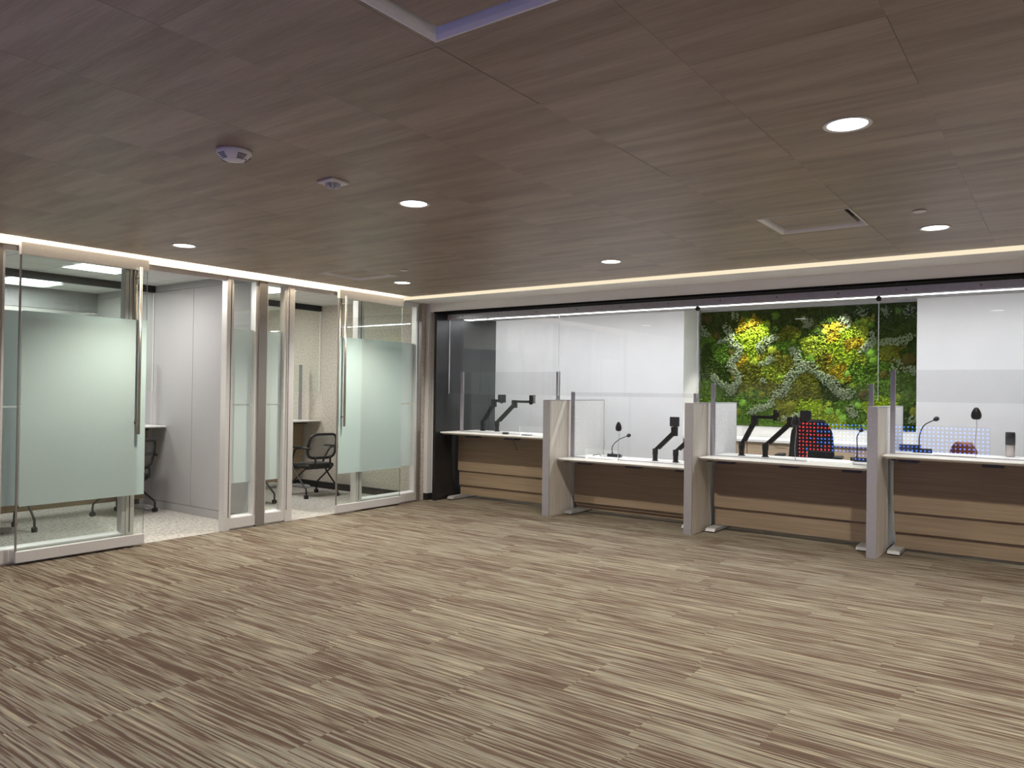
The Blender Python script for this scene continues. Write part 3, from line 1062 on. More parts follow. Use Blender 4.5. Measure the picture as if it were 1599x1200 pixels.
DESKS = [(-7.128, -5.300, 0.962), (-5.176, -3.425, 0.715), (-3.310, -1.570, 0.845), (-1.455, 0.33, 0.978)]
desk(*DESKS[0], (0.40, 0.192, 0.055), 'leftmost white topped counter with three stepped oak panels, beside the black wall', (0.45, 1.12))
desk(*DESKS[1], (0.138, 0.098, 0.052), 'lowest white topped counter with oak front, between the first and second dividers', (0.31, 0.98, 1.62))
desk(*DESKS[2], (0.262, 0.055), 'white topped counter with oak front in front of the moss wall, third along', (0.25, 0.93, 1.55))
desk(*DESKS[3], (0.402, 0.196, 0.035), 'tallest white topped counter with oak front at the right end of the row', (0.21, 0.90))

def desk_screen(xa, xb, z, top, notch, label):
    SY = 8.36
    t = thing('desk_screen', label, 'glass screen', (xa, SY, z), 0, 'glass screens standing on the counters')
    W = xb - xa
    H = top - z
    for x in (0.0, W):
        bm = bmesh.new()
        bx(bm, (x - 0.0225, -0.014, 0.0), (x + 0.0225, -0.005, H), 0.0015)
        bx(bm, (x - 0.0225, 0.005, 0.0), (x + 0.0225, 0.014, H), 0.0015)
        obj('post', bm, 'alu_post', t)
    bm = bmesh.new()
    bx(bm, (0.0225, -0.010, 0.0), (notch[0] - xa, -0.004, 0.008))
    bx(bm, (notch[1] - xa, -0.010, 0.0), (W - 0.0225, -0.004, 0.008))
    obj('bottom_rail', bm, 'divider_trim', t)
    pane('glass', 'y', 0.0, 0.008, 0.004, W - 0.004, 0.001, H - 0.004, t, ('glass_clear', 'glass_edge'), notch=(notch[0] - xa, notch[1] - xa, notch[2]))
desk_screen(-6.985, -5.365, 0.962, 1.810, (-5.97, -5.55, 0.115), 'glass screen between two slim posts on the leftmost counter')
desk_screen(-5.135, -3.478, 0.715, 1.549, (-4.94, -4.48, 0.115), 'glass screen between two slim posts on the low second counter')
desk_screen(-3.268, -1.612, 0.845, 1.667, (-2.23, -1.78, 0.115), 'glass screen between two lilac posts on the third counter')
desk_screen(-1.413, 0.285, 0.978, 1.812, (-0.30, 0.10, 0.115), 'glass screen with a tall lilac post on the rightmost counter')

# ------------------------------------------------------------------ monitor arms
def monitor_arm(x, y, z, elbow, head, plate_rz, label):
    """pole on the worktop, gas spring arm to the elbow, extension to the tilting VESA plate; elbow and head are offsets from the foot"""
    t = thing('monitor_arm', label, 'monitor arm', (x, y, z), 0, 'empty black monitor arms on the counters')
    bm = bmesh.new()
    lathe(bm, [(0.0, 0.0), (0.040, 0.0), (0.040, 0.008), (0.030, 0.010), (0.030, 0.075), (0.034, 0.078), (0.034, 0.15), (0.0, 0.15)], 20)
    obj('pole', bm, 'black_arm', t)
    e, h = Vector(elbow), Vector(head)
    p0 = Vector((0, 0, 0.135))
    d = (e - p0)
    dn = d.normalized()
    side = dn.cross(Vector((0, 0, 1))).normalized()
    up = side.cross(dn)
    bm = bmesh.new()
    R = Matrix((dn, side, up)).transposed().to_4x4()
    def seg(a, b, w, hh):
        L = (b - a).length
        mt = Matrix.Translation((a + b) / 2) @ R @ Matrix.Diagonal((L, w, hh, 1))
        r = bmesh.ops.create_cube(bm, size=1.0, matrix=mt)
        return r
    seg(p0 + dn * -0.01, e, 0.046, 0.030)
    seg(p0 + dn * 0.05 + up * -0.022, e - dn * 0.03 + up * -0.018, 0.040, 0.030)
    obj('lower_arm', bm, 'black_arm', t)
    bm = bmesh.new()
    bx(bm, (e.x - 0.034, e.y - 0.030, e.z - 0.060), (e.x + 0.034, e.y + 0.030, e.z + 0.052), 0.006)
    obj('elbow', bm, 'black_arm', t)
    k = Vector((h.x, h.y, e.z + 0.03))
    v = k - Vector((e.x, e.y, e.z + 0.03))
    n_ = Vector((math.cos(plate_rz), math.sin(plate_rz), 0))      # the plate looks along this
    s_ = Vector((-n_.y, n_.x, 0))
    if v.length > 0.05:
        bm = bmesh.new()
        dn2 = v.normalized()
        R2 = Matrix((dn2, dn2.cross(Vector((0, 0, 1))), Vector((0, 0, 1)))).transposed().to_4x4()
        bmesh.ops.create_cube(bm, size=1.0, matrix=Matrix.Translation(Vector((e.x, e.y, e.z + 0.032)) + v / 2) @ R2 @ Matrix.Diagonal((v.length + 0.02, 0.040, 0.034, 1)))
        obj('upper_arm', bm, 'black_arm', t)
    bm = bmesh.new()
    q = Matrix((n_, s_, Vector((0, 0, 1)))).transposed().to_4x4()
    bmesh.ops.create_cube(bm, size=1.0, matrix=Matrix.Translation(Vector((h.x, h.y, (e.z + h.z) / 2 + 0.025)) ) @ q @ Matrix.Diagonal((0.045, 0.036, abs(h.z - e.z) + 0.06, 1)))
    bmesh.ops.create_cube(bm, size=1.0, matrix=Matrix.Translation(h + n_ * 0.022) @ q @ Matrix.Diagonal((0.04, 0.05, 0.05, 1)))
    obj('tilt_head', bm, 'black_arm', t)
    bm = bmesh.new()
    c = h + n_ * 0.045
    bmesh.ops.create_cube(bm, size=1.0, matrix=Matrix.Translation(c) @ q @ Matrix.Diagonal((0.006, 0.115, 0.115, 1)))
    for a in (-1, 1):
        for b in (-1, 1):
            bmesh.ops.create_cube(bm, size=1.0, matrix=Matrix.Translation(c + s_ * 0.0575 * a * 0.86 + Vector((0, 0, 0.0575 * b * 0.86)) + n_ * 0.004) @ q @ Matrix.Diagonal((0.008, 0.012, 0.012, 1)))
    obj('mount_plate', bm, 'black_plastic', t)
    return t
monitor_arm(-6.909, 8.75, 0.962, (0.18, 0.02, 0.41), (0.36, -0.03, 0.475), -0.9, 'black monitor arm against the black wall on the leftmost counter, left of its pair')
monitor_arm(-6.650, 8.75, 0.962, (0.305, 0.0, 0.405), (0.575, 0.02, 0.475), 0.35, 'black monitor arm against the white wall on the leftmost counter, right of its pair')
monitor_arm(-4.094, 8.60, 0.715, (0.25, 0.0, 0.375), (0.255, 0.01, 0.49), -1.35, 'black monitor arm with its square plate facing out on the low second counter')
monitor_arm(-3.825, 8.60, 0.715, (0.25, 0.03, 0.375), (0.30, 0.05, 0.49), -1.2, 'black monitor arm half hidden by the second divider on the low second counter')
monitor_arm(-3.019, 8.60, 0.845, (0.145, 0.0, 0.415), (0.37, 0.02, 0.475), 0.2, 'black monitor arm on the third counter, left of its pair, before the moss')
monitor_arm(-2.749, 8.60, 0.845, (0.275, 0.0, 0.405), (0.425, 0.06, 0.475), -1.5, 'black monitor arm on the third counter leaning to the office chair')

# ------------------------------------------------------------------ gooseneck microphones
def gooseneck(x, y, z, rz, bend, tip, label, neck='black_plastic'):
    t = thing('gooseneck_microphone', label, 'microphone', (x, y, z), rz, 'gooseneck microphones on the counters')
    bm = bmesh.new()
    prism(bm, [(-0.05, 0.0), (0.06, 0.0), (0.06, 0.018), (-0.05, 0.045)], 'x', -0.085, 0.085)
    obj('base', bm, 'black_plastic', t)
    pts = smooth_path([(-0.03, 0.0, 0.03), (-0.028, 0.0, 0.03 + tip[1] * 0.4), (-0.03 + bend, 0.0, tip[1] * 0.82), (tip[0], 0.0, tip[1])], 6)
    bm = bmesh.new()
    tube(bm, [(-0.03, 0, 0.025), (-0.03, 0, 0.06)], 0.010, 10)
    tube(bm, pts, 0.0055, 8)
    obj('neck', bm, neck, t)
    d = (pts[-1] - pts[-2]).normalized()
    bm = bmesh.new()
    tube(bm, [pts[-1] - d * 0.005, pts[-1] + d * 0.004, pts[-1] + d * 0.02, pts[-1] + d * 0.04, pts[-1] + d * 0.05], 0.02, 12, rs=[0.008, 0.018, 0.025, 0.022, 0.010])
    obj('foam_head', bm, 'gasket', t)
gooseneck(-4.72, 8.72, 0.715, 0.25, 0.085, (0.16, 0.275), 'black gooseneck microphone curving right on the low second counter')
gooseneck(-1.20, 8.74, 0.978, 0.1, 0.04, (0.10, 0.335), 'black gooseneck microphone on the rightmost counter beside the tall lilac post')
gooseneck(-1.80, 8.78, 0.845, 0.0, 0.0, (0.0, 0.32), 'thin upright microphone on the third counter beside the third divider')

# ------------------------------------------------------------------ teardrop intercom pods on the screens
def pod(x, ztop, zdesk, r, label):
    SYF = 8.352
    t = thing('intercom_pod', label, 'intercom', (x, SYF, zdesk), 0, 'teardrop intercom pods on the glass screens')
    H = ztop - zdesk
    bm = bmesh.new()
    prof = [(0.0, 0.0), (0.55, 0.01), (0.86, 0.10), (1.0, 0.30), (0.93, 0.52), (0.72, 0.74), (0.45, 0.91), (0.25, 0.985), (0.0, 1.0)]
    n = 20
    L = 0.115
    rings = []
    for a, b in prof:
        rings.append([bm.verts.new((a * r * math.cos(2 * PI * k / n), -0.020 + a * 0.018 * math.sin(2 * PI * k / n), H - L + b * L)) for k in range(n)])
    for A_, B_ in zip(rings, rings[1:]):
        for k in range(n):
            f = bm.faces.new((A_[k], A_[(k + 1) % n], B_[(k + 1) % n], B_[k])); f.smooth = True
    bmesh.ops.remove_doubles(bm, verts=bm.verts[:], dist=1e-5)
    obj('shell', bm, 'black_plastic', t)
    bm = bmesh.new()
    tube(bm, smooth_path([(0, -0.012, H - L + 0.01), (0.004, -0.010, H * 0.62), (-0.008, -0.012, H * 0.3), (0, -0.012, 0.002)], 5), 0.0028, 6)
    obj('cable', bm, 'grey_plastic', t)
pod(-4.460, 1.187, 0.715, 0.042, 'black teardrop intercom pod on the glass of the low second counter')
pod(-2.345, 1.330, 0.845, 0.048, 'black teardrop intercom pod on the third counter glass beside the office chair')
pod(-0.700, 1.455, 0.978, 0.044, 'black teardrop intercom pod on a thin cable at the rightmost counter')

# ------------------------------------------------------------------ small things on the counters
t = thing('tumbler', 'insulated tumbler with black sleeve over brushed steel, on the rightmost counter', 'tumbler', (-0.455, 8.80, 0.978), 0.4)
bm = bmesh.new(); lathe(bm, [(0.0, 0.0), (0.034, 0.0), (0.037, 0.005), (0.0395, 0.115)], 32); obj('steel_body', bm, 'steel', t)
bm = bmesh.new(); lathe(bm, [(0.0395, 0.115), (0.041, 0.116), (0.042, 0.215), (0.040, 0.222)], 32); obj('sleeve', bm, 'black_plastic', t)
bm = bmesh.new(); lathe(bm, [(0.040, 0.222), (0.041, 0.228), (0.038, 0.238), (0.0, 0.240)], 32); obj('lid', bm, 'gasket', t)

def paper(x, y, z, w, d, n, rz, label, name='paper_stack', mat='paper'):
    bm = bmesh.new()
    rnd = random.Random(int(abs(x * 100)))
    for k in range(n):
        o = rnd.uniform(-0.004, 0.004)
        bx(bm, (-w / 2 + o, -d / 2 - o, k * 0.003), (w / 2 + o, d / 2 - o, k * 0.003 + 0.0026))
    o = obj(name, bm, mat)
    o.location = (x, y, z + 0.0005)
    o.rotation_euler = (0, 0, rz)
    return tag(o, label, 'paper')
paper(-2.02, 8.52, 0.845, 0.40, 0.28, 3, 0.05, 'white sheets of paper by the glass slot on the third counter')
paper(-4.72, 8.44, 0.715, 0.32, 0.24, 4, -0.05, 'pale sheets of paper by the glass slot on the low second counter')
paper(-1.15, 8.48, 0.978, 0.10, 0.12, 2, 0.3, 'small white paper slip beside the tall post on the rightmost counter')
paper(-0.90, 8.55, 0.978, 0.34, 0.25, 3, 0.08, 'white sheets of paper in the middle of the rightmost counter')
paper(-5.70, 8.42, 0.962, 0.30, 0.22, 2, 0.0, 'white sheets of paper by the glass slot on the leftmost counter')
t = thing('desk_puck', 'low black puck on the leftmost counter', 'device', (-6.14, 8.27, 0.962))
bm = bmesh.new(); lathe(bm, [(0.0, 0.0), (0.038, 0.0), (0.044, 0.004), (0.046, 0.022), (0.042, 0.026), (0.0, 0.026)], 28); obj('body', bm, 'black_plastic', t)
bm = bmesh.new(); lathe(bm, [(0.0, 0.0265), (0.02, 0.0275), (0.0, 0.0285)], 20); obj('button', bm, 'grey_plastic', t)
bm = bmesh.new()
bx(bm, (-0.07, -0.035, 0.0), (0.07, 0.035, 0.010), 0.004)
o = obj('card_tray', bm, 'black_plastic'); o.location = (-5.80, 8.285, 0.9625); tag(o, 'flat black tray beside the glass slot on the leftmost counter', 'tray')
bm = bmesh.new()
tube(bm, smooth_path([(-6.02, 8.27, 0.890), (-5.99, 8.25, 0.87), (-5.965, 8.26, 0.83), (-5.95, 8.25, 0.79), (-5.93, 8.26, 0.755)], 5), 0.004, 6)
tag(obj('cable', bm, 'gasket'), 'short black cable hanging under the leftmost counter', 'cable')
bm = bmesh.new()
tube(bm, smooth_path([(-4.80, 8.70, 0.722), (-4.88, 8.66, 0.720), (-4.95, 8.72, 0.735), (-5.02, 8.68, 0.720)], 5), 0.004, 6)
tag(obj('cable', bm, 'gasket'), 'black cable curling from the gooseneck microphone on the low second counter', 'cable')

# ------------------------------------------------------------------ behind the counters
t = thing('credenza', 'long pale oak credenza with white top under the moss wall', 'cabinet', (0, 0, 0))
cx0, cx1 = MX0 + 0.005, MX1 - 0.005
bm = bmesh.new(); bx(bm, (cx0, 10.46, 0.08), (cx1, 11.035, 0.895)); bx(bm, (cx0, 10.52, 0.0), (cx1, 11.0, 0.08)); obj('body', bm, 'credenza', t)
bm = bmesh.new(); bx(bm, (cx0, 10.40, 0.895), (cx1, 11.035, 0.932), 0.003); obj('countertop', bm, 'white_top', t)
bm = bmesh.new(); bx(bm, (cx0, 11.015, 0.932), (cx1, 11.038, 1.088), 0.002); obj('backsplash', bm, 'white_top', t)
for c in (-4.05, -3.13, -2.21):
    bm = bmesh.new(); bx(bm, (c - 0.455, 10.438, 0.10), (c + 0.455, 10.46, 0.885), 0.001)
    d_ = obj('door', bm, 'credenza', t)
    bm = bmesh.new()
    tube(bm, [(c - 0.07, 10.438, 0.855), (c - 0.07, 10.415, 0.855), (c + 0.07, 10.415, 0.855), (c + 0.07, 10.438, 0.855)], 0.005, 8)
    obj('handle', bm, 'chrome', d_)

def outlet(x, y, z, label):
    t = thing('wall_outlet', label, 'outlet', (x, y, z), 0, 'wall outlets behind the counters')
    bm = bmesh.new(); bx(bm, (-0.036, -0.006, -0.058), (0.036, 0.0, 0.058), 0.002); obj('plate', bm, 'alu', t)
    bm = bmesh.new(); bx(bm, (-0.018, -0.009, -0.036), (0.018, -0.006, 0.036), 0.001); obj('socket', bm, 'white_plastic', t)
outlet(-5.83, 10.40, 0.765, 'grey wall outlet with a white socket above the low second counter')
outlet(-3.82, 11.015, 1.01, 'small outlet on the white backsplash below the moss wall')

def rounded_back(bm, w0, w1, h, bow, th, n=14, m_=10):
    """upholstered back, narrowing to the top with rounded shoulders; faces -y"""
    grid = []
    for j in range(m_ + 1):
        v = j / m_
        z = h * v
        w = (w0 + (w1 - w0) * v) * (1 - max(0, v - 0.72) ** 2 * 5.2)
        row = []
        for i in range(n + 1):
            u = -1 + 2 * i / n
            row.append((u * w / 2, bow * (1 - u * u) + 0.05 * math.sin(v * PI * 0.9), z))
        grid.append(row)
    fr = [[bm.verts.new((x, y, z)) for x, y, z in r] for r in grid]
    bk = [[bm.verts.new((x * 0.97, y + th, z)) for x, y, z in r] for r in grid]
    for j in range(m_):
        for i in range(n):
            for A_, rev in ((fr, False), (bk, True)):
                q = [A_[j][i], A_[j][i + 1], A_[j + 1][i + 1], A_[j + 1][i]]
                f = bm.faces.new(q[::-1] if rev else q); f.smooth = True
    rim = [(0, i) for i in range(n + 1)] + [(j, n) for j in range(1, m_ + 1)] + [(m_, i) for i in range(n - 1, -1, -1)] + [(j, 0) for j in range(m_ - 1, 0, -1)]
    for k in range(len(rim)):
        a, b = rim[k], rim[(k + 1) % len(rim)]
        f = bm.faces.new((fr[a[0]][a[1]], fr[b[0]][b[1]], bk[b[0]][b[1]], bk[a[0]][a[1]])); f.smooth = True

def task_chair(x, y, rz, mat, back_h, label, arms=True, back_z=0.55, seat_z=0.50, bw=(0.56, 0.46)):
    t = thing('office_chair', label, 'chair', (x, y, 0), rz)
    bm = bmesh.new()
    for k in range(5):
        a = k * 2 * PI / 5 + 0.3
        tube(bm, [(0, 0, 0.12), (0.17 * math.cos(a), 0.17 * math.sin(a), 0.11), (0.31 * math.cos(a), 0.31 * math.sin(a), 0.085)], 0.02, 8, rs=[0.03, 0.024, 0.016])
    obj('star_base', bm, 'black_plastic', t)
    for k in range(5):
        a = k * 2 * PI / 5 + 0.3
        c = Vector((0.31 * math.cos(a), 0.31 * math.sin(a), 0.032))
        bm = bmesh.new()
        tube(bm, [c + Vector((-0.014, 0.0, 0)), c + Vector((0.014, 0, 0))], 0.031, 14)
        tube(bm, [c, c + Vector((0, 0, 0.05))], 0.008, 8)
        obj('caster', bm, 'gasket', t)
    bm = bmesh.new(); tube(bm, [(0, 0, 0.10), (0, 0, seat_z - 0.06)], 0.028, 14); obj('column', bm, 'black_plastic', t)
    bm = bmesh.new(); bx(bm, (-0.25, -0.25, seat_z - 0.07), (0.25, 0.23, seat_z + 0.02), 0.035, seg=3); obj('seat', bm, mat, t)
    bm = bmesh.new()
    rounded_back(bm, bw[0], bw[1], back_h, 0.05, 0.05)
    for v in bm.verts:
        v.co += Vector((0, 0.20, back_z))
    obj('backrest', bm, mat, t)
    bm = bmesh.new(); tube(bm, [(0, 0.05, seat_z - 0.06), (0, 0.30, seat_z - 0.05), (0, 0.315, back_z + 0.25)], 0.02, 8); obj('back_bracket', bm, 'black_plastic', t)
    if arms:
        for s in (-1, 1):
            bm = bmesh.new()
            tube(bm, [(s * 0.20, 0.02, seat_z - 0.06), (s * 0.315, 0.02, seat_z - 0.04), (s * 0.325, 0.02, 0.80)], 0.016, 8)
            bx(bm, (s * 0.325 - 0.05, -0.17, 0.80), (s * 0.325 + 0.05, 0.12, 0.835), 0.012)
            obj('arm', bm, 'black_plastic', t)
    return t
task_chair(-2.50, 9.45, 0.15, 'black_fabric', 0.70, 'high-backed black office chair behind the third counter, before the moss wall')
task_chair(-0.94, 9.55, 0.0, 'tan_leather', 0.50, 'rounded tan leather chair back peeking over the rightmost counter', False, bw=(0.29, 0.27))

# small clutter box seen between the third divider and the rightmost counter
bm = bmesh.new(); bx(bm, (-0.10, -0.03, 0.0), (0.10, 0.03, 0.07), 0.004)
o = obj('desk_box', bm, 'navy_plastic'); o.location = (-1.33, 8.845, 0.9785)
tag(o, 'small dark blue box behind the tall post on the rightmost counter', 'box')

# ------------------------------------------------------------------ glowing diode display across the lobby (seen mirrored in the counter glass)
t = thing('led_display', 'low black display of red and blue glowing diodes, mirrored in the counter glass', 'display', (-4.76, -0.36, 0))
bm = bmesh.new(); bx(bm, (0.0, -0.10, 0.10), (3.56, 0.0, 0.98), 0.006); obj('housing', bm, 'black_plastic', t)
bm = bmesh.new(); bx(bm, (0.0, 0.0, 0.0), (3.55, 0.004, 0.855)); s_ = obj('screen', bm, 'led', t); s_.location = (0.006, 0.001, 0.112)
for x in (0.5, 3.06):
    bm = bmesh.new(); bx(bm, (x - 0.04, -0.25, 0.0), (x + 0.04, 0.15, 0.03), 0.005); bx(bm, (x - 0.03, -0.08, 0.03), (x + 0.03, -0.02, 0.10)); obj('foot', bm, 'foot', t)

# ------------------------------------------------------------------ moss wall
LICHEN = [([(-4.11,2.55),(-4.03,2.43),(-4.01,2.31),(-3.91,2.24),(-3.91,2.11),(-3.99,2.04),(-4.01,1.95),(-3.92,1.83),(-3.89,1.75),(-3.97,1.66),(-4.03,1.55)],0.081),([(-4.28,1.81),(-4.21,1.73),(-4.09,1.66),(-4.0,1.6)],0.073),([(-4.23,2.3),(-4.13,2.33),(-4.03,2.36)],0.049),([(-3.36,2.37),(-3.44,2.33),(-3.53,2.28),(-3.61,2.23),(-3.56,2.17)],0.073),([(-3.39,2.09),(-3.48,2.02),(-3.58,1.97)],0.057),([(-3.11,2.19),(-3.08,2.1),(-3.06,2.0),(-3.0,1.94),(-3.1,1.86),(-3.16,1.78),(-3.21,1.67),(-3.29,1.57),(-3.38,1.54)],0.089),([(-3.38,1.45),(-3.49,1.38),(-3.62,1.34),(-3.73,1.28)],0.073),([(-3.57,1.75),(-3.51,1.73)],0.04),([(-3.98,2.74),(-3.96,2.67)],0.065),([(-4.46,2.51),(-4.39,2.44)],0.081),([(-2.99,2.6),(-2.94,2.5)],0.073),([(-3.22,1.26),(-3.25,1.19)],0.04),([(-3.16,1.24),(-3.05,1.27)],0.04),([(-3.03,1.95),(-2.9,1.95),(-2.78,1.84),(-2.69,1.77),(-2.61,1.72),(-2.55,1.63),(-2.46,1.55),(-2.35,1.59)],0.089),([(-2.5,2.56),(-2.43,2.59),(-2.43,2.5)],0.073),([(-2.11,2.38),(-2.1,2.26),(-2.19,2.2),(-2.24,2.13)],0.073),([(-2.01,2.24),(-1.91,2.27),(-1.82,2.27),(-1.73,2.28),(-1.61,2.33)],0.065),([(-1.82,2.0),(-1.79,1.94)],0.081),([(-1.71,1.9),(-1.62,1.9),(-1.62,1.83)],0.057),([(-2.37,1.39),(-2.35,1.31),(-2.29,1.29)],0.073),([(-2.91,2.59),(-2.91,2.5)],0.073),([(-2.27,2.7),(-2.22,2.67)],0.081),([(-1.95,2.68),(-1.92,2.62)],0.081),([(-1.68,2.67),(-1.65,2.61)],0.089),([(-1.66,1.25),(-1.59,1.26)],0.065)]
CUSHIONS = [(-3.38,2.67,0.065,'g'),(-3.79,2.64,0.052,'g'),(-3.39,2.49,0.045,'l'),(-4.02,2.16,0.065,'n'),(-4.12,2.05,0.045,'g'),(-4.09,2.1,0.019,'y'),(-4.03,1.76,0.023,'y'),(-3.42,2.18,0.073,'y'),(-4.2,1.46,0.04,'g'),(-3.87,1.54,0.052,'g'),(-3.78,1.59,0.04,'y'),(-3.72,1.62,0.036,'y'),(-3.72,1.55,0.044,'y'),(-3.79,1.67,0.029,'y'),(-3.84,1.42,0.061,'l'),(-3.92,1.49,0.036,'g'),(-3.93,1.29,0.073,'o'),(-3.41,1.32,0.032,'y'),(-3.31,1.79,0.039,'l'),(-3.61,2.08,0.049,'a'),(-3.8,2.03,0.04,'a'),(-3.08,2.38,0.052,'y'),(-2.99,2.31,0.045,'y'),(-3.13,2.3,0.04,'y'),(-2.93,2.03,0.04,'g'),(-3.32,1.34,0.049,'o'),(-3.15,1.4,0.081,'o'),(-3.57,1.63,0.032,'o'),(-3.64,1.65,0.039,'o'),(-3.56,1.54,0.061,'o'),(-4.45,1.64,0.04,'o'),(-4.25,2.42,0.073,'n'),(-4.39,2.67,0.081,'n'),(-3.53,1.86,0.04,'g'),(-3.67,2.01,0.065,'y'),(-2.29,2.55,0.04,'l'),(-2.21,2.55,0.053,'y'),(-2.13,2.49,0.057,'g'),(-2.5,2.42,0.052,'l'),(-2.71,2.41,0.057,'y'),(-2.88,2.17,0.029,'y'),(-2.89,2.11,0.045,'y'),(-2.89,2.04,0.073,'g'),(-2.79,1.94,0.039,'y'),(-2.13,2.12,0.073,'l'),(-2.16,2.04,0.036,'g'),(-2.08,2.01,0.073,'g'),(-2.42,1.84,0.061,'l'),(-2.47,1.74,0.045,'l'),(-2.52,1.75,0.032,'l'),(-2.25,1.85,0.04,'g'),(-2.25,1.79,0.04,'l'),(-2.41,1.76,0.024,'g'),(-2.34,1.68,0.044,'y'),(-2.39,1.68,0.032,'l'),(-2.81,1.69,0.032,'y'),(-2.86,1.64,0.032,'y'),(-2.81,1.63,0.029,'g'),(-2.81,1.53,0.029,'g'),(-2.65,1.43,0.053,'y'),(-2.76,1.39,0.036,'y'),(-2.76,1.35,0.04,'y'),(-2.65,1.34,0.061,'l'),(-2.57,1.34,0.032,'g'),(-2.52,1.32,0.052,'l'),(-2.47,1.24,0.061,'l'),(-2.28,1.42,0.057,'l'),(-2.21,1.57,0.073,'n'),(-2.06,1.52,0.045,'g'),(-1.96,1.83,0.065,'n'),(-1.78,1.54,0.052,'y'),(-2.1,1.71,0.04,'g'),(-2.35,1.44,0.049,'g'),(-1.59,1.35,0.081,'o'),(-1.67,2.02,0.097,'n'),(-1.79,2.66,0.057,'g'),(-2.98,2.31,0.032,'y'),(-2.22,2.29,0.049,'a'),(-2.33,2.24,0.049,'a')]
PATCHES = [(-3.84,2.52,'a'),(-3.66,2.6,'a'),(-3.74,2.38,'b'),(-3.55,2.54,'b'),(-3.74,2.17,'b'),(-3.78,2.25,'b'),(-3.86,1.99,'a'),(-4.42,2.15,'d'),(-4.24,1.93,'d'),(-4.17,2.68,'d'),(-3.19,2.64,'d'),(-2.96,2.72,'d'),(-3.26,2.37,'o'),(-3.7,1.75,'o'),(-3.29,2.04,'o'),(-3.54,1.49,'g'),(-4.36,1.51,'g'),(-3.51,1.85,'y'),(-3.64,1.99,'y'),(-3.9,1.19,'g'),(-3.06,1.66,'o'),(-3.41,1.81,'y'),(-3.57,1.25,'g'),(-4.5,2.32,'g'),(-4.43,2.69,'d'),(-3.48,1.68,'o'),(-4.16,2.15,'g'),(-3.77,1.91,'o'),(-3.28,1.42,'o'),(-3.55,2.69,'d'),(-3.22,2.21,'g'),(-3.75,2.73,'d'),(-4.0,2.67,'d'),(-3.5,2.7,'d'),(-3.39,2.55,'d'),(-4.03,2.53,'d'),(-2.63,2.47,'a'),(-2.6,2.36,'a'),(-2.3,2.52,'y'),(-2.22,2.41,'y'),(-2.35,2.27,'a'),(-2.65,2.03,'a'),(-2.52,1.9,'a'),(-2.51,2.19,'b'),(-2.42,2.07,'b'),(-2.45,2.34,'b'),(-2.55,2.12,'b'),(-2.8,2.31,'y'),(-2.77,2.15,'y'),(-2.6,2.21,'b'),(-1.73,2.4,'d'),(-1.86,2.55,'d'),(-1.6,2.1,'d'),(-2.0,2.76,'d'),(-2.71,2.82,'d'),(-2.87,1.58,'o'),(-2.63,1.57,'d'),(-1.66,1.7,'g'),(-1.67,1.52,'g'),(-2.9,1.42,'b'),(-2.69,1.26,'y'),(-1.89,2.14,'o'),(-2.06,1.9,'g'),(-2.18,1.69,'g'),(-1.94,1.62,'g'),(-1.59,1.45,'d'),(-2.85,2.5,'d'),(-2.24,1.98,'y'),(-2.3,1.9,'g'),(-2.95,1.78,'o'),(-1.99,1.44,'b'),(-2.43,1.43,'g'),(-2.5,2.71,'d'),(-2.3,2.67,'d'),(-2.66,2.61,'d'),(-2.73,1.97,'o'),(-2.55,2.0,'y'),(-2.74,2.09,'o'),(-2.78,2.43,'d'),(-2.08,2.41,'d'),(-2.13,2.23,'g')]  # bright patches under the spots paint part of their light into the moss colour
t = thing('moss_wall', 'wall panel of green, amber and grey preserved moss lit by two spots', 'moss panel', (0, 0, 0))
MZ0, MZ1 = 1.095, 2.775
bm = bmesh.new(); bx(bm, (MX0 + 0.012, MY + 0.015, MZ0), (MX1 - 0.012, MY + 0.038, MZ1)); obj('backing', bm, 'gasket', t)
NX, NZ = 330, 190
me = bpy.data.meshes.new('moss_mat')
vs_, fs_, tones = [], [], []
rng = random.Random(5)
def patch_at(X, Z):
    # wobbly borders between the mats
    wx = X + 0.10 * noise.noise((X * 6, 3.1, Z * 6)) + 0.03 * noise.noise((X * 22, 9.1, Z * 22))
    wz = Z + 0.10 * noise.noise((X * 6, 7.7, Z * 6)) + 0.03 * noise.noise((X * 22, 1.9, Z * 22))
    best, second, key, bi = 9e9, 9e9, 'd', 0
    for i, (a, b, k) in enumerate(PATCHES):
        d = (wx - a) ** 2 + (wz - b) ** 2
        if d < best:
            best, second, key, bi = d, best, k, i
        elif d < second:
            second = d
    return key, math.sqrt(second) - math.sqrt(best), bi
for j in range(NZ + 1):
    Z = MZ0 + (MZ1 - MZ0) * j / NZ
    for i in range(NX + 1):
        X = MX0 + 0.012 + (MX1 - MX0 - 0.024) * i / NX
        key, gap, bi = patch_at(X, Z)
        crease = min(1.0, gap / 0.05)
        lump = 0.018 * noise.noise((X * 9, bi * 1.7, Z * 9)) + 0.014 * abs(noise.noise((X * 26, bi * 0.7, Z * 26))) + 0.010 * noise.noise((X * 70, 1.0, Z * 70))
        h = 0.012 + (0.032 + 0.010 * math.sin(bi * 2.3)) * math.sqrt(crease) + lump
        edge = min(1.0, min(i, NX - i, j, NZ - j) / 3.0)
        vs_.append((X, MY + 0.014 - max(0.004, h) * edge, Z))
        c = TONE[key]
        w = 1.0 + 0.35 * noise.noise((X * 14, 4.0 + bi, Z * 14)) + 0.25 * noise.noise((X * 45, 2.0, Z * 45))
        sh = 0.10 * noise.noise((X * 5, 11.0, Z * 5))
        tones.append((max(0.01, c[0] * w * (1 + 1.6 * sh)), max(0.01, c[1] * w), max(0.004, c[2] * w), 1))
for j in range(NZ):
    for i in range(NX):
        a = j * (NX + 1) + i
        fs_.append((a, a + 1, a + NX + 2, a + NX + 1))
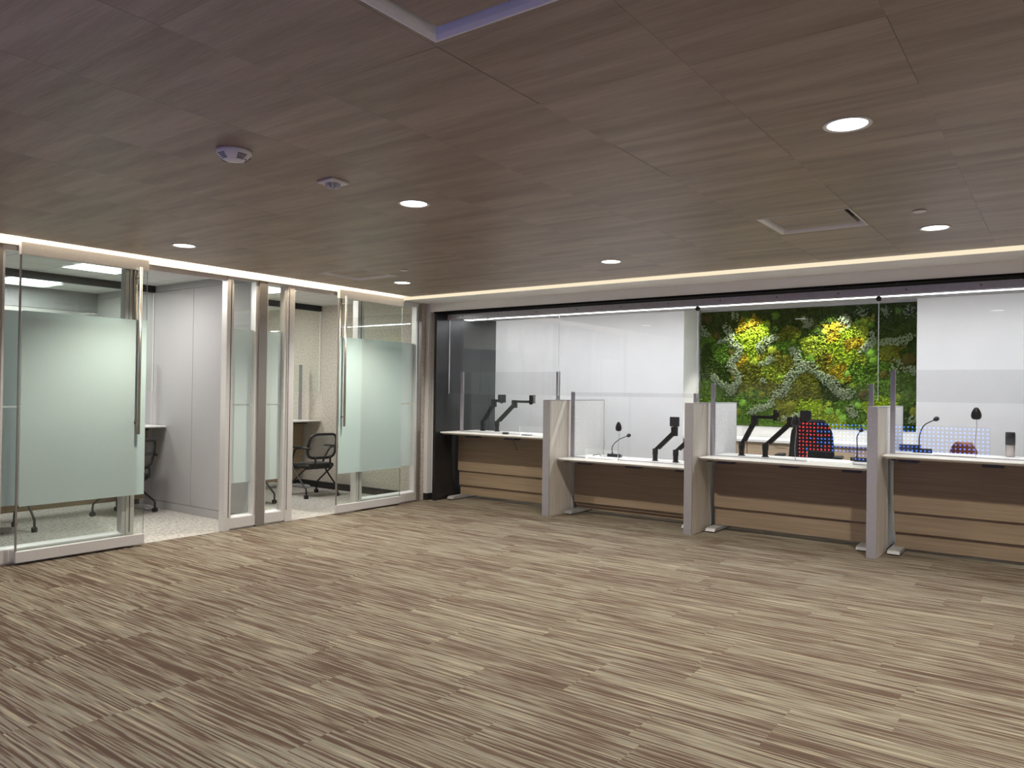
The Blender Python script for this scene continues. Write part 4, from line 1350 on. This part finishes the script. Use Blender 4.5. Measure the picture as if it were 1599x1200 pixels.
me.from_pydata(vs_, [], fs_)
ca = me.color_attributes.new('tone', 'FLOAT_COLOR', 'POINT')
for k, c in enumerate(tones):
    ca.data[k].color = c
for p in me.polygons:
    p.use_smooth = True
me.materials.append(M['moss'])
o = bpy.data.objects.new('moss_mat', me); COL.objects.link(o); o.parent = t
o['kind'] = 'stuff'

def knobbly(bm, c, r, seed, squash=0.75, sub=3, amp=0.16, freq=34):
    vs2 = ball(bm, (0, 0, 0), r, sub)
    for v in vs2:
        d = v.co.normalized()
        k = 1 + amp * noise.noise(d * (freq * r) + Vector((seed * 3.1, seed, 0))) + amp * 0.6 * noise.noise(d * (freq * r * 2.7) + Vector((seed, 0, seed)))
        v.co = Vector((d.x * r * k, d.y * r * k * squash, d.z * r * k)) + Vector(c)
# loose fluffy tufts over the flat mats
bm0 = bmesh.new()
bmesh.ops.create_icosphere(bm0, subdivisions=1, radius=1.0)
bm0.verts.ensure_lookup_table()
ICO_V = [v.co.copy() for v in bm0.verts]
ICO_F = [tuple(v.index for v in f.verts) for f in bm0.faces]
bm0.free()
def clumps(name, items, mat, parent):
    """many tiny rounded clumps in one mesh: (centre, radii, colour)"""
    V, F, Cc = [], [], []
    for c, r, tone in items:
        b = len(V)
        V.extend((c[0] + v.x * r[0], c[1] + v.y * r[1], c[2] + v.z * r[2]) for v in ICO_V)
        F.extend((a + b, d + b, e + b) for a, d, e in ICO_F)
        Cc.extend([tone] * len(ICO_V))
    me_ = bpy.data.meshes.new(name)
    me_.from_pydata(V, [], F)
    at = me_.color_attributes.new('tone', 'FLOAT_COLOR', 'POINT')
    at.data.foreach_set('color', [k for c in Cc for k in c])
    me_.polygons.foreach_set('use_smooth', [True] * len(F))
    me_.materials.append(M[mat])
    ob = bpy.data.objects.new(name, me_)
    COL.objects.link(ob)
    ob.parent = parent
    ob['kind'] = 'stuff'
    return ob
items = []
for k in range(9000):
    X, Z = rng.uniform(MX0 + 0.03, MX1 - 0.03), rng.uniform(MZ0 + 0.02, MZ1 - 0.02)
    key, gap, bi = patch_at(X, Z)
    c = TONE[key]
    w = rng.uniform(0.5, 1.55)
    r = rng.uniform(0.006, 0.016)
    items.append(((X, MY - 0.038 - rng.uniform(0, 0.014), Z), (r, r * 0.9, r), (c[0] * w, c[1] * w, c[2] * w, 1)))
clumps('moss_tufts', items, 'moss', t)
# cushions of pillow moss, each its own part
for i, (X, Z, r, k) in enumerate(CUSHIONS):
    if not (MX0 + 0.03 < X < MX1 - 0.03 and MZ0 + 0.02 < Z < MZ1 - 0.02):
        continue
    bm = bmesh.new()
    knobbly(bm, (0, 0, 0), r, i * 1.37, 0.55, 3, 0.22, 90)
    o = obj('moss_cushion', bm, 'moss_' + k, t)
    o.location = (X, MY - 0.026, Z)
# grey lichen: uncountable little clumps along winding bands
rng = random.Random(11)
items = []
for pts, w in LICHEN:
    P = smooth_path([(p[0], 0, p[1]) for p in pts], 8)
    L = sum((b - a).length for a, b in zip(P, P[1:]))
    for k in range(max(24, int(L * w * 6800))):
        s = rng.uniform(0, len(P) - 1.001)
        i0 = int(s)
        c = P[i0].lerp(P[i0 + 1], s - i0)
        a = rng.uniform(0, 2 * PI)
        rr = w * 0.80 * math.sqrt(rng.random()) * (1 + 0.5 * noise.noise((c.x * 9, 0, c.z * 9)))
        X, Z = c.x + rr * math.cos(a), c.z + rr * math.sin(a)
        if not (MX0 + 0.03 < X < MX1 - 0.03 and MZ0 + 0.02 < Z < MZ1 - 0.02):
            continue
        r = rng.uniform(0.008, 0.017)
        items.append(((X, MY - 0.050 - rng.uniform(0, 0.034) * max(0.2, 1 - rr / w), Z), (r * rng.uniform(0.7, 1.2), r, r * rng.uniform(0.7, 1.2)), (1, 1, 1, 1)))
clumps('lichen_tufts', items, 'lichen', t)

# ------------------------------------------------------------------ meeting room desks and hanging glass
def room_set(xf, y0, y1, hang_x, words):
    W = y1 - y0
    z = 1.052
    t = thing('room_desk', 'white topped desk with oak panel in the %s glass room' % words, 'desk', (xf, y0, 0), 0, 'desks in the glass rooms')
    bm = bmesh.new()
    prism(bm, [(0.0, z - 0.008), (-0.006, z), (-0.78, z), (-0.78, z - 0.028), (-0.05, z - 0.028), (0.0, z - 0.014)], 'y', 0.0, W)
    obj('top', bm, 'white_top', t)
    zt = z - 0.03
    for i, (zb, dx) in enumerate(((0.50, 0.0), (0.29, 0.022), (0.11, 0.044))):
        bm = bmesh.new(); bx(bm, (-0.36 - dx, 0.05, zb), (-0.345 - dx, W - 0.05, zt)); obj('modesty_panel', bm, 'modesty_y', t)
        zt = zb + 0.04
    for yf in (0.08, W - 0.18):
        bm = bmesh.new()
        prism(bm, [(-0.10, 0.010), (-0.13, 0.040), (-0.17, 0.048), (-0.72, 0.048), (-0.76, 0.010)], 'y', yf, yf + 0.10)
        prism(bm, [(-0.13, 0.0), (-0.13, 0.010), (-0.73, 0.010), (-0.73, 0.0)], 'y', yf + 0.01, yf + 0.09, mi=1)
        obj('foot', bm, ['foot', 'gasket'], t)
        bm = bmesh.new(); bx(bm, (-0.50, yf + 0.015, 0.048), (-0.43, yf + 0.085, z - 0.028)); obj('leg', bm, 'black_plastic', t)
    bm = bmesh.new(); bx(bm, (-0.30, W - 0.30, z - 0.055), (-0.10, W - 0.16, z - 0.028), 0.004); obj('bracket', bm, 'black_plastic', t)
    s = thing('desk_screen', 'glass screen between two slim posts on the desk in the %s glass room' % words, 'glass screen', (xf - 0.33, y0, z), 0, 'glass screens on the room desks')
    for y in (0.12, W - 0.13):
        bm = bmesh.new()
        bx(bm, (-0.014, y - 0.0225, 0), (-0.005, y + 0.0225, 0.86), 0.001); bx(bm, (0.005, y - 0.0225, 0), (0.014, y + 0.0225, 0.86), 0.001)
        obj('post', bm, 'alu_post', s)
    pane('glass', 'x', 0.0, 0.008, 0.125, W - 0.135, 0.001, 0.855, s)
    c = thing('glass_channel', 'dark ceiling channel holding the hanging glass of the %s glass room' % words, 'glass channel', (hang_x, y0, 0), 0, 'channels of the room glass')
    bm = bmesh.new(); bx(bm, (-0.03, -0.05, 2.745), (-0.007, W + 0.008, 2.83)); bx(bm, (0.007, -0.05, 2.745), (0.03, W + 0.008, 2.83))
    obj('rail', bm, 'gasket', c)
    g_ = pane('hanging_glass', 'x', hang_x, 0.012, y0 - 0.04, y1 + 0.008, 1.487, 2.80, None)
    tag(g_, 'clear hanging glass sheet over the desk in the %s glass room' % words, 'glass screen', 'hanging glass in the rooms')
room_set(-9.14, 2.62, 5.165, -9.49, 'first')
room_set(-9.40, 5.40, 7.825, -9.45, 'second')

# ------------------------------------------------------------------ nesting guest chairs
def guest_chair():
    t = thing('guest_chair', '', 'chair', (0, 0, 0), 0, 'black mesh guest chairs in the glass rooms')
    # seat cushion, faces +y
    bm = bmesh.new()
    bx(bm, (-0.235, -0.225, 0.425), (0.235, 0.245, 0.490), 0.030, seg=3)
    for v in bm.verts:
        r = (v.co.x / 0.235) ** 2
        v.co.z -= 0.010 * r + (0.016 * max(0, (v.co.y - 0.14) / 0.1))
        if v.co.y < -0.1:
            v.co.x *= 0.93
    for f in bm.faces: f.smooth = True
    obj('seat', bm, 'grey_seat', t)
    bm = bmesh.new(); bx(bm, (-0.20, -0.19, 0.405), (0.20, 0.20, 0.428), 0.008); obj('seat_pan', bm, 'black_plastic', t)
    # back: curved frame with mesh inside
    def bp(u, v):
        """u -1..1 across, v 0..1 up"""
        x = u * (0.215 + 0.02 * math.sin(v * PI) - 0.012 * v)
        z = 0.56 + 0.34 * v
        y = -0.235 - 0.075 * v + 0.035 * u * u
        return Vector((x, y, z))
    loop = []
    for k in range(40):
        a = 2 * PI * k / 40
        ca_, sa_ = math.cos(a), math.sin(a)
        e = 0.38
        loop.append(bp(math.copysign(abs(ca_) ** e, ca_), 0.5 + 0.5 * math.copysign(abs(sa_) ** e, sa_)))
    bm = bmesh.new()
    tube(bm, loop + [loop[0], loop[1]], 0.019, 8)
    obj('back_frame', bm, 'black_plastic', t)
    bm = bmesh.new()
    n = 10
    g_ = [[bm.verts.new(bp(-0.97 + 1.94 * i / n, 0.03 + 0.94 * j / n)) for i in range(n + 1)] for j in range(n + 1)]
    for j in range(n):
        for i in range(n):
            f = bm.faces.new((g_[j][i], g_[j][i + 1], g_[j + 1][i + 1], g_[j + 1][i])); f.smooth = True
    obj('back_mesh', bm, 'mesh_fabric', t)
    bm = bmesh.new()
    for s in (-1, 1):
        tube(bm, smooth_path([(s * 0.10, -0.10, 0.415), (s * 0.12, -0.24, 0.44), (s * 0.12, -0.262, 0.57)], 5), 0.014, 8)
    obj('back_bracket', bm, 'black_plastic', t)
    for s in (-1, 1):
        bm = bmesh.new()
        tube(bm, smooth_path([(s * 0.215, -0.285, 0.70), (s * 0.27, -0.24, 0.705), (s * 0.285, -0.10, 0.70), (s * 0.285, 0.0, 0.675), (s * 0.27, 0.09, 0.56), (s * 0.255, 0.14, 0.455)], 5), 0.0145, 8)
        a_ = obj('arm', bm, 'black_plastic', t)
        bm = bmesh.new()
        prism(bm, [(-0.19, 0.716), (-0.16, 0.728), (0.10, 0.722), (0.13, 0.708), (0.08, 0.700), (-0.18, 0.702)], 'x', s * 0.285 - 0.03, s * 0.285 + 0.03)
        obj('arm_pad', bm, 'black_plastic', a_)
    cast = {}
    for s in (-1, 1):
        for nm, pts in (('rear', [(s * 0.255, 0.14, 0.455), (s * 0.255, 0.02, 0.33), (s * 0.255, -0.20, 0.165), (s * 0.255, -0.245, 0.13), (s * 0.255, -0.25, 0.06)]),
                        ('front', [(s * 0.215, -0.16, 0.41), (s * 0.215, 0.02, 0.30), (s * 0.215, 0.20, 0.175), (s * 0.215, 0.232, 0.13), (s * 0.215, 0.235, 0.06)])):
            bm = bmesh.new()
            tube(bm, smooth_path(pts, 5), 0.0125, 10)
            l_ = obj('leg', bm, 'black_plastic', t)
            p = Vector(pts[-1])
            bm = bmesh.new()
            for q in (-1, 1):
                tube(bm, [(p.x + q * 0.006, p.y, 0.028), (p.x + q * 0.022, p.y, 0.028)], 0.028, 14)
            tube(bm, [(p.x, p.y, 0.03), (p.x, p.y, 0.068)], 0.012, 8)
            obj('caster', bm, 'gasket', l_)
    bm = bmesh.new()
    tube(bm, [(-0.255, 0.14, 0.40), (0.255, 0.14, 0.40)], 0.011, 8)
    tube(bm, [(-0.215, -0.15, 0.405), (0.215, -0.15, 0.405)], 0.011, 8)
    tube(bm, [(-0.255, 0.14, 0.40), (-0.255, 0.14, 0.455)], 0.011, 8); tube(bm, [(0.255, 0.14, 0.40), (0.255, 0.14, 0.455)], 0.011, 8)
    obj('crossbar', bm, 'black_plastic', t)
    return t
gc = guest_chair()
SP = [((-8.80, 7.20), 1.45, 'black mesh-backed chair seen through the open second doorway, at its white desk'),
      ((-8.81, 6.12), 1.55, 'black mesh-backed chair hidden behind the narrow frosted panels of the second room'),
      ((-9.17, 4.66), 2.05, 'black mesh-backed chair half behind the first sliding door, nearest the grey wall'),
      ((-9.00, 3.28), 1.50, 'black mesh-backed chair behind the frosted glass at the left edge of the photo')]
for i, (p, rz, lb) in enumerate(SP):
    c = gc if i == 0 else copy_tree(gc)
    c.location = (p[0], p[1], 0)
    c.rotation_euler = (0, 0, rz)
    c['label'] = lb
